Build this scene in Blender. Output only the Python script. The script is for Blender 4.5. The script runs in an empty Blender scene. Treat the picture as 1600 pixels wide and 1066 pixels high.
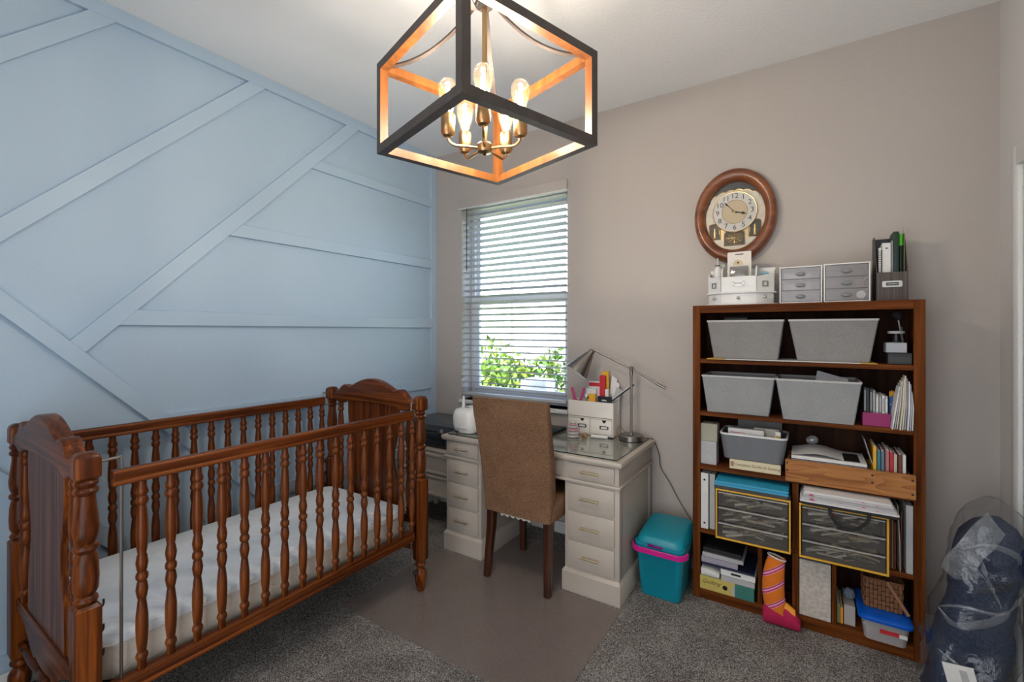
import bpy, bmesh, math, random
from math import pi, sin, cos, radians
from mathutils import Vector, Matrix, noise

# ------------------------------------------------------------------ camera, world, light, exposure
SC = bpy.context.scene
COL = SC.collection
HC = 1.42                       # lens height
cam_d = bpy.data.cameras.new('camera'); cam = bpy.data.objects.new('camera', cam_d); COL.objects.link(cam)
cam.location = (0, 0, HC); cam.rotation_euler = (pi/2, 0, radians(33.0))
cam_d.lens = 16.0; cam_d.sensor_width = 36.0; cam_d.shift_y = -0.0098; cam_d.clip_start = 0.02
SC.camera = cam
SC.view_settings.view_transform = 'Standard'; SC.view_settings.look = 'None'
SC.view_settings.gamma = 1.0; SC.view_settings.use_curve_mapping = False
SC.view_settings.exposure = 0.3
try:
    SC.cycles.use_denoising = True
    SC.cycles.sample_clamp_indirect = 6.0
except Exception:
    pass

W = bpy.data.worlds.new('sky'); SC.world = W; W.use_nodes = True
wn = W.node_tree.nodes; wl = W.node_tree.links
sky = wn.new('ShaderNodeTexSky'); sky.sky_type = 'NISHITA'; sky.sun_disc = False
sky.sun_elevation = radians(48); sky.sun_rotation = radians(200); sky.air_density = 1.0; sky.dust_density = 4.0
wn['Background'].inputs['Strength'].default_value = 1.5
wl.new(sky.outputs[0], wn['Background'].inputs['Color'])

def light(name, kind, loc, energy, color=(1, 1, 1), rot=(0, 0, 0), **kw):
    d = bpy.data.lights.new(name, kind); d.energy = energy; d.color = color
    for k, v in kw.items(): setattr(d, k, v)
    o = bpy.data.objects.new(name, d); COL.objects.link(o); o.location = loc; o.rotation_euler = rot
    return o
# sun comes over the roof from behind the house: lights the fence and shrub outside, never the room
light('sun', 'SUN', (0, -5, 9), 1.0, (1, .95, .88), (radians(52), 0, radians(-20)), angle=radians(1.0))
# added soft fill light behind the camera, set in an invented doorway
light('added_fill_light', 'AREA', (-0.55, -0.59, 1.22), 30, (.92, .96, 1.0), (radians(90), 0, 0), shape='RECTANGLE', size=1.55, size_y=2.35)
# portal: guides sky sampling through the window
light('window_portal', 'AREA', (-1.883, 3.07, 1.66), 1, (1, 1, 1), (radians(-90), 0, 0), shape='RECTANGLE', size=.95, size_y=1.58).data.cycles.is_portal = True

# ------------------------------------------------------------------ materials
MATS = {}
def _nt(name):
    m = bpy.data.materials.new(name); m.use_nodes = True
    n = m.node_tree.nodes; l = m.node_tree.links
    return m, n, l, n['Principled BSDF']
def _coord(n, l, scale, rot=(0, 0, 0), src='Object'):
    tc = n.new('ShaderNodeTexCoord'); mp = n.new('ShaderNodeMapping')
    mp.inputs['Scale'].default_value = scale; mp.inputs['Rotation'].default_value = rot
    l.new(tc.outputs[src], mp.inputs['Vector']); return mp.outputs['Vector']
def _ramp(n, l, fac, stops):
    r = n.new('ShaderNodeValToRGB'); e = r.color_ramp.elements
    while len(e) < len(stops): e.new(0.5)
    for i, (p, c) in enumerate(stops): e[i].position = p; e[i].color = (*c, 1)
    l.new(fac, r.inputs['Fac']); return r.outputs['Color']
def plain(name, c, rough=.5, metal=0.0, var=.06, scale=12, bump=0.0, bscale=200, coat=0.0, spec=.5, sheen=0.0):
    if name in MATS: return MATS[name]
    m, n, l, p = _nt(name)
    v = _coord(n, l, (scale,)*3)
    nz = n.new('ShaderNodeTexNoise'); nz.inputs['Scale'].default_value = 1; nz.inputs['Detail'].default_value = 3
    l.new(v, nz.inputs['Vector'])
    a = tuple(max(0, x*(1-var)) for x in c); b = tuple(min(1, x*(1+var)) for x in c)
    l.new(_ramp(n, l, nz.outputs['Fac'], [(.3, a), (.7, b)]), p.inputs['Base Color'])
    p.inputs['Roughness'].default_value = rough; p.inputs['Metallic'].default_value = metal
    p.inputs['Coat Weight'].default_value = coat; p.inputs['Specular IOR Level'].default_value = spec
    p.inputs['Sheen Weight'].default_value = sheen
    if bump:
        v2 = _coord(n, l, (bscale,)*3); n2 = n.new('ShaderNodeTexNoise'); n2.inputs['Scale'].default_value = 1
        n2.inputs['Detail'].default_value = 2; l.new(v2, n2.inputs['Vector'])
        b_ = n.new('ShaderNodeBump'); b_.inputs['Strength'].default_value = bump; b_.inputs['Distance'].default_value = .01
        l.new(n2.outputs['Fac'], b_.inputs['Height']); l.new(b_.outputs['Normal'], p.inputs['Normal'])
    MATS[name] = m; return m
def wood(name, dark, mid, lite, axis='z', rough=.35, coat=.15, fine=60, ring=False, spec=.4):
    if name in MATS: return MATS[name]
    m, n, l, p = _nt(name)
    k = {'x': (1.6, fine, fine), 'y': (fine, 1.6, fine), 'z': (fine, fine, 1.6)}[axis]
    v = _coord(n, l, k)
    a = n.new('ShaderNodeTexNoise'); a.inputs['Scale'].default_value = 1; a.inputs['Detail'].default_value = 5; a.inputs['Distortion'].default_value = .6
    l.new(v, a.inputs['Vector'])
    fac = a.outputs['Fac']
    if ring:
        k2 = {'x': (1.3, 9, 9), 'y': (9, 1.3, 9), 'z': (9, 9, 1.3)}[axis]
        v2 = _coord(n, l, k2); w = n.new('ShaderNodeTexNoise'); w.inputs['Scale'].default_value = 1.3; w.inputs['Detail'].default_value = 1
        l.new(v2, w.inputs['Vector'])
        mu = n.new('ShaderNodeMath'); mu.operation = 'MULTIPLY'; mu.inputs[1].default_value = 16
        fr = n.new('ShaderNodeMath'); fr.operation = 'FRACT'
        l.new(w.outputs['Fac'], mu.inputs[0]); l.new(mu.outputs[0], fr.inputs[0])
        mx = n.new('ShaderNodeMath'); mx.operation = 'MULTIPLY_ADD'; mx.inputs[1].default_value = .24
        sb = n.new('ShaderNodeMath'); sb.operation = 'SUBTRACT'; sb.inputs[1].default_value = .12
        l.new(fr.outputs[0], mx.inputs[0]); l.new(a.outputs['Fac'], sb.inputs[0]); l.new(sb.outputs[0], mx.inputs[2]); fac = mx.outputs[0]
    l.new(_ramp(n, l, fac, [(.3, dark), (.5, mid), (.68, lite)]), p.inputs['Base Color'])
    p.inputs['Roughness'].default_value = rough; p.inputs['Coat Weight'].default_value = coat; p.inputs['Coat Roughness'].default_value = .2; p.inputs['Specular IOR Level'].default_value = spec
    b_ = n.new('ShaderNodeBump'); b_.inputs['Strength'].default_value = .08; b_.inputs['Distance'].default_value = .003
    l.new(fac, b_.inputs['Height']); l.new(b_.outputs['Normal'], p.inputs['Normal'])
    MATS[name] = m; return m
def clear(name, tint=(1, 1, 1), gloss=.12, haze=0.0, hazecol=(.8, .8, .8), rough=.05, fres=True, bump=0, bscale=30):
    """thin clear sheet: see-through, with fresnel gloss and an optional milky haze"""
    if name in MATS: return MATS[name]
    m = bpy.data.materials.new(name); m.use_nodes = True; n = m.node_tree.nodes; l = m.node_tree.links
    n.remove(n['Principled BSDF']); out = n['Material Output']
    t = n.new('ShaderNodeBsdfTransparent'); t.inputs[0].default_value = (*tint, 1)
    g = n.new('ShaderNodeBsdfGlossy'); g.inputs['Roughness'].default_value = rough
    base = t.outputs[0]
    if haze:
        d = n.new('ShaderNodeBsdfDiffuse'); d.inputs[0].default_value = (*hazecol, 1)
        mh = n.new('ShaderNodeMixShader'); mh.inputs[0].default_value = haze; l.new(base, mh.inputs[1]); l.new(d.outputs[0], mh.inputs[2]); base = mh.outputs[0]
    mg = n.new('ShaderNodeMixShader'); l.new(base, mg.inputs[1]); l.new(g.outputs[0], mg.inputs[2])
    if fres:
        lw = n.new('ShaderNodeLayerWeight'); lw.inputs['Blend'].default_value = .5
        pw = n.new('ShaderNodeMath'); pw.operation = 'POWER'; pw.inputs[1].default_value = 3.5; l.new(lw.outputs['Facing'], pw.inputs[0])
        ma = n.new('ShaderNodeMath'); ma.operation = 'MULTIPLY_ADD'; ma.inputs[1].default_value = min(.9, gloss*3); ma.inputs[2].default_value = gloss*.3
        l.new(pw.outputs[0], ma.inputs[0]); l.new(ma.outputs[0], mg.inputs[0])
    else: mg.inputs[0].default_value = gloss
    if bump:
        v2 = _coord(n, l, (bscale,)*3); n2 = n.new('ShaderNodeTexNoise'); n2.inputs['Scale'].default_value = 1; n2.inputs['Detail'].default_value = 4; n2.inputs['Distortion'].default_value = 1.5
        l.new(v2, n2.inputs['Vector']); b_ = n.new('ShaderNodeBump'); b_.inputs['Strength'].default_value = bump; b_.inputs['Distance'].default_value = .02
        l.new(n2.outputs['Fac'], b_.inputs['Height']); l.new(b_.outputs['Normal'], g.inputs['Normal'])
        if fres: l.new(b_.outputs['Normal'], lw.inputs['Normal'])
    l.new(mg.outputs[0], out.inputs['Surface']); MATS[name] = m; return m
def emit(name, c, s):
    if name in MATS: return MATS[name]
    m = bpy.data.materials.new(name); m.use_nodes = True; n = m.node_tree.nodes
    p = n['Principled BSDF']; p.inputs['Base Color'].default_value = (*c, 1)
    p.inputs['Emission Color'].default_value = (*c, 1); p.inputs['Emission Strength'].default_value = s
    MATS[name] = m; return m
def weave(name, c1, c2, scale=250, rough=.9, bump=.3, stretch=(1, 1, 1)):
    if name in MATS: return MATS[name]
    m, n, l, p = _nt(name)
    v = _coord(n, l, tuple(scale*s for s in stretch)); a = n.new('ShaderNodeTexNoise'); a.inputs['Scale'].default_value = 1; a.inputs['Detail'].default_value = 3
    l.new(v, a.inputs['Vector'])
    v3 = _coord(n, l, (8, 8, 8)); a3 = n.new('ShaderNodeTexNoise'); a3.inputs['Scale'].default_value = 1; l.new(v3, a3.inputs['Vector'])
    ad = n.new('ShaderNodeMath'); ad.operation = 'MULTIPLY_ADD'; ad.inputs[1].default_value = .25; l.new(a3.outputs['Fac'], ad.inputs[0])
    sb = n.new('ShaderNodeMath'); sb.operation = 'SUBTRACT'; sb.inputs[1].default_value = .12; l.new(a.outputs['Fac'], sb.inputs[0]); l.new(sb.outputs[0], ad.inputs[2])
    l.new(_ramp(n, l, ad.outputs[0], [(.35, c1), (.65, c2)]), p.inputs['Base Color'])
    p.inputs['Roughness'].default_value = rough; p.inputs['Specular IOR Level'].default_value = .2
    b_ = n.new('ShaderNodeBump'); b_.inputs['Strength'].default_value = bump; b_.inputs['Distance'].default_value = .004
    l.new(a.outputs['Fac'], b_.inputs['Height']); l.new(b_.outputs['Normal'], p.inputs['Normal'])
    MATS[name] = m; return m

def carpet():
    m, n, l, p = _nt('carpet')
    v = _coord(n, l, (260,)*3); a = n.new('ShaderNodeTexNoise'); a.inputs['Scale'].default_value = 1; a.inputs['Detail'].default_value = 2; l.new(v, a.inputs['Vector'])
    v2 = _coord(n, l, (5,)*3); b = n.new('ShaderNodeTexNoise'); b.inputs['Scale'].default_value = 1; b.inputs['Detail'].default_value = 4; l.new(v2, b.inputs['Vector'])
    ad = n.new('ShaderNodeMath'); ad.operation = 'MULTIPLY_ADD'; ad.inputs[1].default_value = .22; l.new(b.outputs['Fac'], ad.inputs[0])
    sb = n.new('ShaderNodeMath'); sb.operation = 'SUBTRACT'; sb.inputs[1].default_value = .11; l.new(a.outputs['Fac'], sb.inputs[0]); l.new(sb.outputs[0], ad.inputs[2])
    l.new(_ramp(n, l, ad.outputs[0], [(.34, (.045, .04, .038)), (.5, (.19, .175, .165)), (.66, (.52, .49, .46))]), p.inputs['Base Color'])
    p.inputs['Roughness'].default_value = .95; p.inputs['Specular IOR Level'].default_value = .1
    bp = n.new('ShaderNodeBump'); bp.inputs['Strength'].default_value = .7; bp.inputs['Distance'].default_value = .01
    l.new(a.outputs['Fac'], bp.inputs['Height']); l.new(bp.outputs['Normal'], p.inputs['Normal']); MATS['carpet'] = m; return m

CARPET = carpet()
BLUE = plain('blue_paint', (.415, .545, .68), .55, var=.015, scale=2, bump=.12, bscale=80)
BLUETRIM = plain('blue_trim_paint', (.425, .555, .69), .4, var=.01, scale=3)
TAN = plain('greige_paint', (.465, .42, .39), .6, var=.01, scale=2, bump=.08, bscale=80)
CEIL = plain('ceiling_paint', (.88, .88, .88), .8, var=.01, scale=2, bump=.2, bscale=60)
WHITE = plain('white_trim_paint', (.74, .74, .73), .35, var=.01)
VINYL = plain('window_vinyl', (.72, .74, .76), .3, var=.01)
SLAT = plain('blind_slat', (.50, .50, .50), .4, var=.01)
CRIB = {a: wood('crib_wood_'+a, (.034, .007, .0012), (.098, .0225, .0036), (.215, .057, .009), a, .34, .03, 55, spec=.22) for a in 'xyz'}
BCW = {a: wood('bookcase_wood_'+a, (.05, .012, .002), (.125, .034, .0065), (.21, .065, .014), a, .5, .0, 45, spec=.08) for a in 'xyz'}
PINE = wood('pine', (.26, .095, .028), (.40, .165, .05), (.46, .21, .07), 'x', .5, .0, 30, ring=True, spec=.2)
BEECH = wood('lantern_inner_wood', (.11, .035, .007), (.17, .056, .011), (.22, .08, .017), 'z', .45, .05, 30)
DARKB = plain('lantern_dark_bronze', (.06, .046, .040), .5, .1, var=.2, scale=20)
BRASS = plain('aged_brass', (.42, .27, .13), .3, 1.0, var=.08)
STEEL = plain('brushed_steel', (.27, .25, .235), .32, 1.0, var=.06)
GOLDPULL = plain('champagne_pull', (.75, .62, .42), .3, 1.0, var=.03)
RODM = plain('steel_rod', (.30, .28, .26), .35, 1.0, var=.05)
BLACKM = plain('black_metal', (.015, .015, .017), .4, .3)
BLACK = plain('black_plastic', (.018, .02, .024), .35, var=.1)
BLACKCL = plain('black_cloth', (.016, .016, .018), .85, var=.2)
CREAM = plain('cream_desk_paint', (.48, .425, .37), .42, var=.03, scale=6)
PLAST_W = plain('white_plastic', (.78, .77, .75), .3, var=.01)
PAPER = plain('paper', (.74, .73, .72), .8, var=.04, scale=40)
PAPERG = plain('grey_paper', (.45, .45, .46), .8, var=.06, scale=40)
CREAMP = plain('cream_paper', (.72, .62, .42), .7, var=.04)
CHAIRF = weave('chair_chenille', (.13, .068, .036), (.275, .152, .088), 150, .9, .35, (1, 1, 2.2))
CHAIRL = wood('chair_leg_wood', (.02, .006, .003), (.05, .014, .006), (.085, .025, .01), 'z', .35, .3, 40)
BINF = weave('light_grey_linen', (.22, .21, .205), (.32, .31, .305), 260, .9, .25, (1, 1, 2.5))
BINF2 = weave('grey_linen', (.28, .285, .29), (.38, .385, .39), 260, .9, .25, (1, 1, 2.5))
BINR = plain('bin_rim', (.52, .51, .50), .8, var=.02)
TEAL = plain('teal_plastic', (.0, .26, .36), .4, var=.02)
PINK = plain('pink_plastic', (.62, .01, .25), .35, var=.02)
YELLOW = plain('yellow_plastic', (.72, .40, .03), .4, var=.04)
RED = plain('red_card', (.55, .02, .03), .5)
ORANGE = plain('orange_card', (.85, .32, .02), .5)
BLUEC = plain('blue_card', (.02, .13, .45), .5)
SKYB = plain('sky_blue_folder', (.03, .36, .58), .4)
NAVY = plain('navy_card', (.012, .016, .05), .5)
GREENC = plain('dark_green_card', (.012, .035, .022), .5)
LIME = plain('lime_plastic', (.10, .6, .03), .4)
CHAR = plain('charcoal_card', (.05, .05, .055), .6)
BROWNC = plain('brown_card', (.16, .05, .025), .7)
GREY = plain('grey_plastic', (.25, .26, .28), .45)
GLASS = clear('window_glass', (.96, .98, .98), .08)
BULBG = clear('bulb_glass', (1.0, .95, .86), .22, .012, (1, .8, .55))
FIL = emit('bulb_filament', (1.0, .78, .46), 90)

# ------------------------------------------------------------------ mesh helpers
WORLD = {}
class MB:
    def __init__(s): s.v = []; s.f = []; s.m = []
    def add(s, vs, fs, m=0):
        o = len(s.v); s.v += [Vector(v) for v in vs]; s.f += [tuple(i+o for i in f) for f in fs]; s.m += [m]*len(fs); return s
    def box(s, x0, x1, y0, y1, z0, z1, m=0):
        return s.add([(x0,y0,z0),(x1,y0,z0),(x1,y1,z0),(x0,y1,z0),(x0,y0,z1),(x1,y0,z1),(x1,y1,z1),(x0,y1,z1)],
                     [(3,2,1,0),(4,5,6,7),(0,1,5,4),(1,2,6,5),(2,3,7,6),(3,0,4,7)], m)
    def loft(s, rings, c0=True, c1=True, m=0, closed=True):
        n = len(rings[0]); vs = [p for r in rings for p in r]; fs = []
        for i in range(len(rings)-1):
            for j in range(n if closed else n-1):
                k = (j+1) % n; fs.append((i*n+j, i*n+k, (i+1)*n+k, (i+1)*n+j))
        if c0: fs.append(tuple(range(n-1, -1, -1)))
        if c1: fs.append(tuple((len(rings)-1)*n+j for j in range(n)))
        return s.add(vs, fs, m)
    def lathe(s, prof, cx=0, cy=0, n=16, m=0, z0=0.0):
        rings = [[(cx+r*cos(2*pi*j/n), cy+r*sin(2*pi*j/n), z0+z) for j in range(n)] for r, z in prof]
        return s.loft(rings, True, True, m)
    def tube(s, pts, r, n=8, m=0, r1=None, closed=False):
        P = [Vector(p) for p in pts]; rings = []; up = None
        for i, p in enumerate(P):
            if closed: t = P[(i+1) % len(P)]-P[i-1]
            else: t = (P[min(i+1, len(P)-1)]-P[max(i-1, 0)])
            t.normalize()
            if up is None: up = t.orthogonal().normalized()
            up = (up - t*up.dot(t)); up = up.normalized() if up.length > 1e-6 else t.orthogonal().normalized()
            w = t.cross(up); rr = r if r1 is None else r+(r1-r)*i/(len(P)-1)
            rings.append([p+up*rr*cos(2*pi*j/n)+w*rr*sin(2*pi*j/n) for j in range(n)])
        if closed: rings.append(rings[0]); return s.loft(rings, False, False, m)
        return s.loft(rings, True, True, m)
    def prism(s, poly, plane, a, b, m=0):
        f = {'xy': lambda p, c: (p[0], p[1], c), 'xz': lambda p, c: (p[0], c, p[1]), 'yz': lambda p, c: (c, p[0], p[1])}[plane]
        n = len(poly); vs = [f(p, a) for p in poly]+[f(p, b) for p in poly]
        fs = [tuple(range(n)), tuple(range(2*n-1, n-1, -1))]+[(i, (i+1) % n+0, (i+1) % n+n, i+n) for i in range(n)]
        return s.add(vs, fs, m)
    def obox(s, c, ax, h, m=0):
        c = Vector(c); X, Y, Z = [Vector(a).normalized() for a in ax]; vs = []
        for sz in (-1, 1):
            for sx, sy in ((-1,-1),(1,-1),(1,1),(-1,1)): vs.append(c+X*h[0]*sx+Y*h[1]*sy+Z*h[2]*sz)
        return s.add(vs, [(3,2,1,0),(4,5,6,7),(0,1,5,4),(1,2,6,5),(2,3,7,6),(3,0,4,7)], m)
    def xf(s, M): s.v = [M @ v for v in s.v]; return s
    def text(s, body, size, o, right=(1, 0, 0), up=(0, 0, 1), m=0, ext=.0004, align='CENTER', shear=0.0):
        cu = bpy.data.curves.new('t', 'FONT'); cu.body = body; cu.size = size; cu.extrude = ext; cu.align_x = align; cu.align_y = 'CENTER'; cu.shear = shear; cu.resolution_u = 3
        ob = bpy.data.objects.new('t', cu); COL.objects.link(ob); dg = bpy.context.evaluated_depsgraph_get(); dg.update()
        me = bpy.data.meshes.new_from_object(ob.evaluated_get(dg)); R = Vector(right).normalized(); U = Vector(up).normalized(); N = R.cross(U); O = Vector(o)
        s.add([O+R*v.co.x+U*v.co.y+N*v.co.z for v in me.vertices], [tuple(p.vertices) for p in me.polygons], m)
        bpy.data.objects.remove(ob); bpy.data.curves.remove(cu); bpy.data.meshes.remove(me); return s
    def build(s, name, mat, parent=None, bev=0.0, seg=2, ang=35):
        lo = Vector((min(v[i] for v in s.v) for i in range(3))); hi = Vector((max(v[i] for v in s.v) for i in range(3)))
        c = Vector(((lo.x+hi.x)/2, (lo.y+hi.y)/2, lo.z))
        me = bpy.data.meshes.new(name); me.from_pydata([v-c for v in s.v], [], s.f)
        mats = mat if isinstance(mat, (list, tuple)) else [mat]
        for k in mats: me.materials.append(k)
        for p, k in zip(me.polygons, s.m): p.material_index = k
        bm = bmesh.new(); bm.from_mesh(me); bmesh.ops.recalc_face_normals(bm, faces=bm.faces)
        if bev:
            es = [e for e in bm.edges if len(e.link_faces) == 2 and e.calc_face_angle(0) > radians(30)]
            bmesh.ops.bevel(bm, geom=es, offset=bev, segments=seg, profile=.5, affect='EDGES', clamp_overlap=True)
        bm.to_mesh(me); bm.free()
        for p in me.polygons: p.use_smooth = True
        me.set_sharp_from_angle(angle=radians(ang))
        o = bpy.data.objects.new(name, me); COL.objects.link(o); place(o, c, parent); return o
def place(o, c, parent):
    WORLD[o] = Vector(c)
    if parent: o.parent = parent; o.location = Vector(c)-WORLD[parent]
    else: o.location = c
def thing(name, label, cat, loc, group=None):
    o = bpy.data.objects.new(name, None); COL.objects.link(o); o.empty_display_size = .05; place(o, Vector(loc), None)
    return tag(o, label, cat, group)
def tag(o, label, cat, group=None):
    o['label'] = label; o['category'] = cat
    if group: o['group'] = group
    return o
def struct(o, label=None):
    o['kind'] = 'structure'
    if label: o['label'] = label
    return o
def stuff(o): o['kind'] = 'stuff'; return o
def inst(src, c, parent, rot=None):
    """a copy of a part sharing its mesh, base at world point c"""
    o = src.copy(); COL.objects.link(o); o.parent = None; place(o, Vector(c), parent)
    if rot: o.rotation_euler = rot
    return o
def Bx(*a): return MB().box(*a)
def rrect(cx, cy, w, d, r, z, n=4):
    r = min(r, w/2-1e-4, d/2-1e-4); P = []
    for sx, sy, a0 in ((1, 1, 0), (-1, 1, pi/2), (-1, -1, pi), (1, -1, 1.5*pi)):
        for k in range(n+1):
            a = a0+pi/2*k/n; P.append((cx+sx*(w/2-r)+r*cos(a), cy+sy*(d/2-r)+r*sin(a), z))
    return P
def ell(cx, cz, a, b, y, n=48): return [(cx+a*cos(2*pi*j/n), y, cz+b*sin(2*pi*j/n)) for j in range(n)]
def smoothpath(pts, n=6):
    P = [Vector(p) for p in pts]; P = [2*P[0]-P[1]]+P+[2*P[-1]-P[-2]]; out = []
    for i in range(1, len(P)-2):
        for k in range(n):
            t = k/n; a, b, c, d = P[i-1], P[i], P[i+1], P[i+2]
            out.append(.5*((2*b)+(c-a)*t+(2*a-5*b+4*c-d)*t*t+(3*b-3*c+d-a)*t**3))
    out.append(P[-2]); return out
R_ = random.Random(7)

def scribble(x0, x1, y, z, h, r, k=5):
    n = k*8; return MB().tube([(x0+(x1-x0)*i/n, y, z+h*sin(i*2*pi/8)*(.6+.4*cos(i*1.3))) for i in range(n+1)], r, 5)
# ------------------------------------------------------------------ the room
XL, XR, YB, YF, H = -2.647, .718, 2.88, -.60, 2.888
floor = struct(Bx(XL-.15, XR+.15, YF-.15, YB+.15, -.06, 0).build('floor', CARPET), 'grey speckled pile carpet')
ceiling = struct(Bx(XL-.15, XR+.15, YF-.15, YB+.15, H, H+.12).build('ceiling', CEIL), 'plain off-white textured ceiling')
wall_left = struct(Bx(XL-.13, XL, YF, YB+.18, 0, H).build('wall_left', BLUE), 'pale blue accent wall with geometric battens')
wall_right = struct(Bx(XR, XR+.13, YF, YB+.18, 0, H).build('wall_right', plain('right_wall_tone', (.66, .64, .62), .6, var=.01, scale=2, bump=.08, bscale=80)), 'greige side wall')  # one even tone, paler than the other walls
# front wall (behind the camera) with an unseen doorway added to hold the fill light
wf = MB(); wf.box(XL, -1.35, YF-.13, YF, 0, H); wf.box(.25, XR, YF-.13, YF, 0, H); wf.box(-1.35, .25, YF-.13, YF, 2.42, H)
struct(wf.build('wall_front', TAN), 'greige wall behind the camera with an added doorway')
hw = MB(); hw.box(-1.5, -1.4, YF-1.4, YF-.13, 0, 2.5); hw.box(.3, .4, YF-1.4, YF-.13, 0, 2.5); hw.box(-1.5, .4, YF-1.5, YF-1.4, 0, 2.5); hw.box(-1.5, .4, YF-1.5, YF-.13, 2.5, 2.6); hw.box(-1.5, .4, YF-1.5, YF-.13, -.06, 0)  # unseen shell added behind the doorway; keeps the sun out
struct(hw.build('added_passage', TAN), 'unseen walls added beyond the doorway')
# back wall with the window opening
WX0, WX1, WZ0, WZ1 = -2.358, -1.408, .868, 2.448
wb = MB(); wb.box(XL, WX0, YB, YB+.18, 0, H); wb.box(WX1, XR, YB, YB+.18, 0, H); wb.box(WX0, WX1, YB, YB+.18, 0, WZ0); wb.box(WX0, WX1, YB, YB+.18, WZ1, H)
struct(wb.build('wall_back', TAN), 'greige wall with the window')

# battens on the blue wall: polygons in (y, z), each its own board
BT = .020; ZT = 2.822
d1u = lambda y: 1.385+1.0426*(y-.604); d1l = lambda y: d1u(y)-.104
d0u = lambda y: 2.83+1.025*(y-1.344); d0l = lambda y: d0u(y)-.098
dmu = lambda y: 2.82+1.02*(y-.656); dml = lambda y: dmu(y)-.098
au = lambda y: 1.581-1.032*(y-.402); al = lambda y: au(y)-.096
a2u = lambda y: .875-1.032*(y-.402); a2l = lambda y: a2u(y)-.096
def ysol(f, z): a = f(0); b = f(1)-a; return (z-a)/b
def ycross(f, g): return (g(0)-f(0))/((f(1)-f(0))-(g(1)-g(0)))
def batten(poly): return MB().prism(poly, 'yz', XL-.002, XL+BT).build('batten', BLUETRIM, wall_left, .0015, 1)
batten([(YF, ZT), (YB, ZT), (YB, H), (YF, H)])
batten([(2.815, .15), (YB, .15), (YB, ZT), (2.815, ZT)])
batten([(YF, .085), (YB, .085), (YB, .15), (YF, .15)])
def diag(u, l, stop):
    yu = ycross(u, stop); yl = ycross(l, stop)
    batten([(yu, u(yu)), (yl, l(yl)), (ysol(l, ZT), ZT), (ysol(u, ZT), ZT)])
diag(d1u, d1l, au); diag(d0u, d0l, au); diag(dmu, dml, au)
batten([(-.55, au(-.55)), (-.55, al(-.55)), (ysol(al, .15), .15), (ysol(au, .15), .15)])
batten([(-.55, a2u(-.55)), (-.55, a2l(-.55)), (ysol(a2l, .15), .15), (ysol(a2u, .15), .15)])
for z0, z1, f in ((2.45, 2.515, d1l), (1.94, 2.01, d1l), (1.447, 1.52, d1l), (.945, 1.017, au), (.44, .512, au)):
    batten([(ysol(f, z0), z0), (2.815, z0), (2.815, z1), (ysol(f, z1), z1)])

def baseboard(name, x0, x1, y0, y1, lab):
    struct(Bx(x0, x1, y0, y1, 0, .083).build(name, WHITE, None, .004, 2), lab)
baseboard('baseboard_left', XL, XL+.018, YF, YB, 'white baseboard under the blue wall')
baseboard('baseboard_back', XL+.018, XR-.018, YB-.016, YB, 'white baseboard under the window wall')
baseboard('baseboard_right', XR-.016, XR, 2.69, YB, 'white baseboard beside the door casing')
# door in the right wall: only the edge of its casing is in the frame
dr = struct(bpy.data.objects.new('door_1', None), 'white door casing on the right wall'); COL.objects.link(dr); place(dr, Vector((XR, 2.2, 0)), None)
for y0, y1 in ((2.60, 2.68), (1.72, 1.80)):
    m = MB(); m.prism([(XR, y0), (XR-.018, y0+.004), (XR-.024, y0+.02), (XR-.02, y1-.012), (XR-.012, y1), (XR, y1)], 'xy', 0, 2.16); m.build('casing', WHITE, dr, .002)
Bx(XR-.022, XR, 1.72, 2.68, 2.08, 2.16).build('casing', WHITE, dr, .003)
Bx(XR-.008, XR+.03, 1.80, 2.60, .01, 2.08).build('door_leaf', WHITE, dr, .003)
for z0, z1 in ((.2, .95), (1.1, 1.95)):
    Bx(XR-.014, XR-.008, 1.92, 2.48, z0, z1).build('door_panel', WHITE, dr, .004)
m = MB(); m.lathe([(.0, 0), (.012, 0), (.012, .03), (.026, .045), (.026, .06), (.0, .07)], n=16); m.xf(Matrix.Translation((XR-.008, 1.87, .98)) @ Matrix.Rotation(-pi/2, 4, 'Y')); m.build('door_knob', STEEL, dr)

# window
win = struct(bpy.data.objects.new('window_1', None), 'white vinyl single-hung window with a deep sill'); COL.objects.link(win); place(win, Vector((-1.91, YB+.1, WZ0)), None)
YW0, YW1 = YB+.125, YB+.175
for a in ((WX0, WX0+.04, YW0, YW1, WZ0, WZ1), (WX1-.04, WX1, YW0, YW1, WZ0, WZ1), (WX0+.04, WX1-.04, YW0, YW1, WZ1-.05, WZ1), (WX0+.04, WX1-.04, YW0, YW1, WZ0, WZ0+.045)):
    Bx(*a).build('window_frame', VINYL, win, .003)
up = Bx(WX0+.04, WX0+.07, YW0+.03, YW1-.004, 1.64, WZ1-.05)
up.box(WX1-.07, WX1-.04, YW0+.03, YW1-.004, 1.64, WZ1-.05); up.box(WX0+.07, WX1-.07, YW0+.03, YW1-.004, WZ1-.085, WZ1-.05); up.box(WX0+.07, WX1-.07, YW0+.03, YW1-.004, 1.64, 1.675)
us = up.build('upper_sash', VINYL, win, .002)
lo = Bx(WX0+.04, WX0+.082, YW0+.002, YW0+.028, WZ0+.045, 1.705)
lo.box(WX1-.082, WX1-.04, YW0+.002, YW0+.028, WZ0+.045, 1.705); lo.box(WX0+.082, WX1-.082, YW0+.002, YW0+.028, 1.635, 1.705); lo.box(WX0+.082, WX1-.082, YW0+.002, YW0+.028, WZ0+.045, WZ0+.10)
ls = lo.build('lower_sash', VINYL, win, .002)
Bx(WX0+.069, WX1-.069, YW0+.036, YW0+.039, 1.674, WZ1-.084).build('pane', GLASS, us)
Bx(WX0+.081, WX1-.081, YW0+.013, YW0+.016, WZ0+.099, 1.636).build('pane', GLASS, ls)
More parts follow.
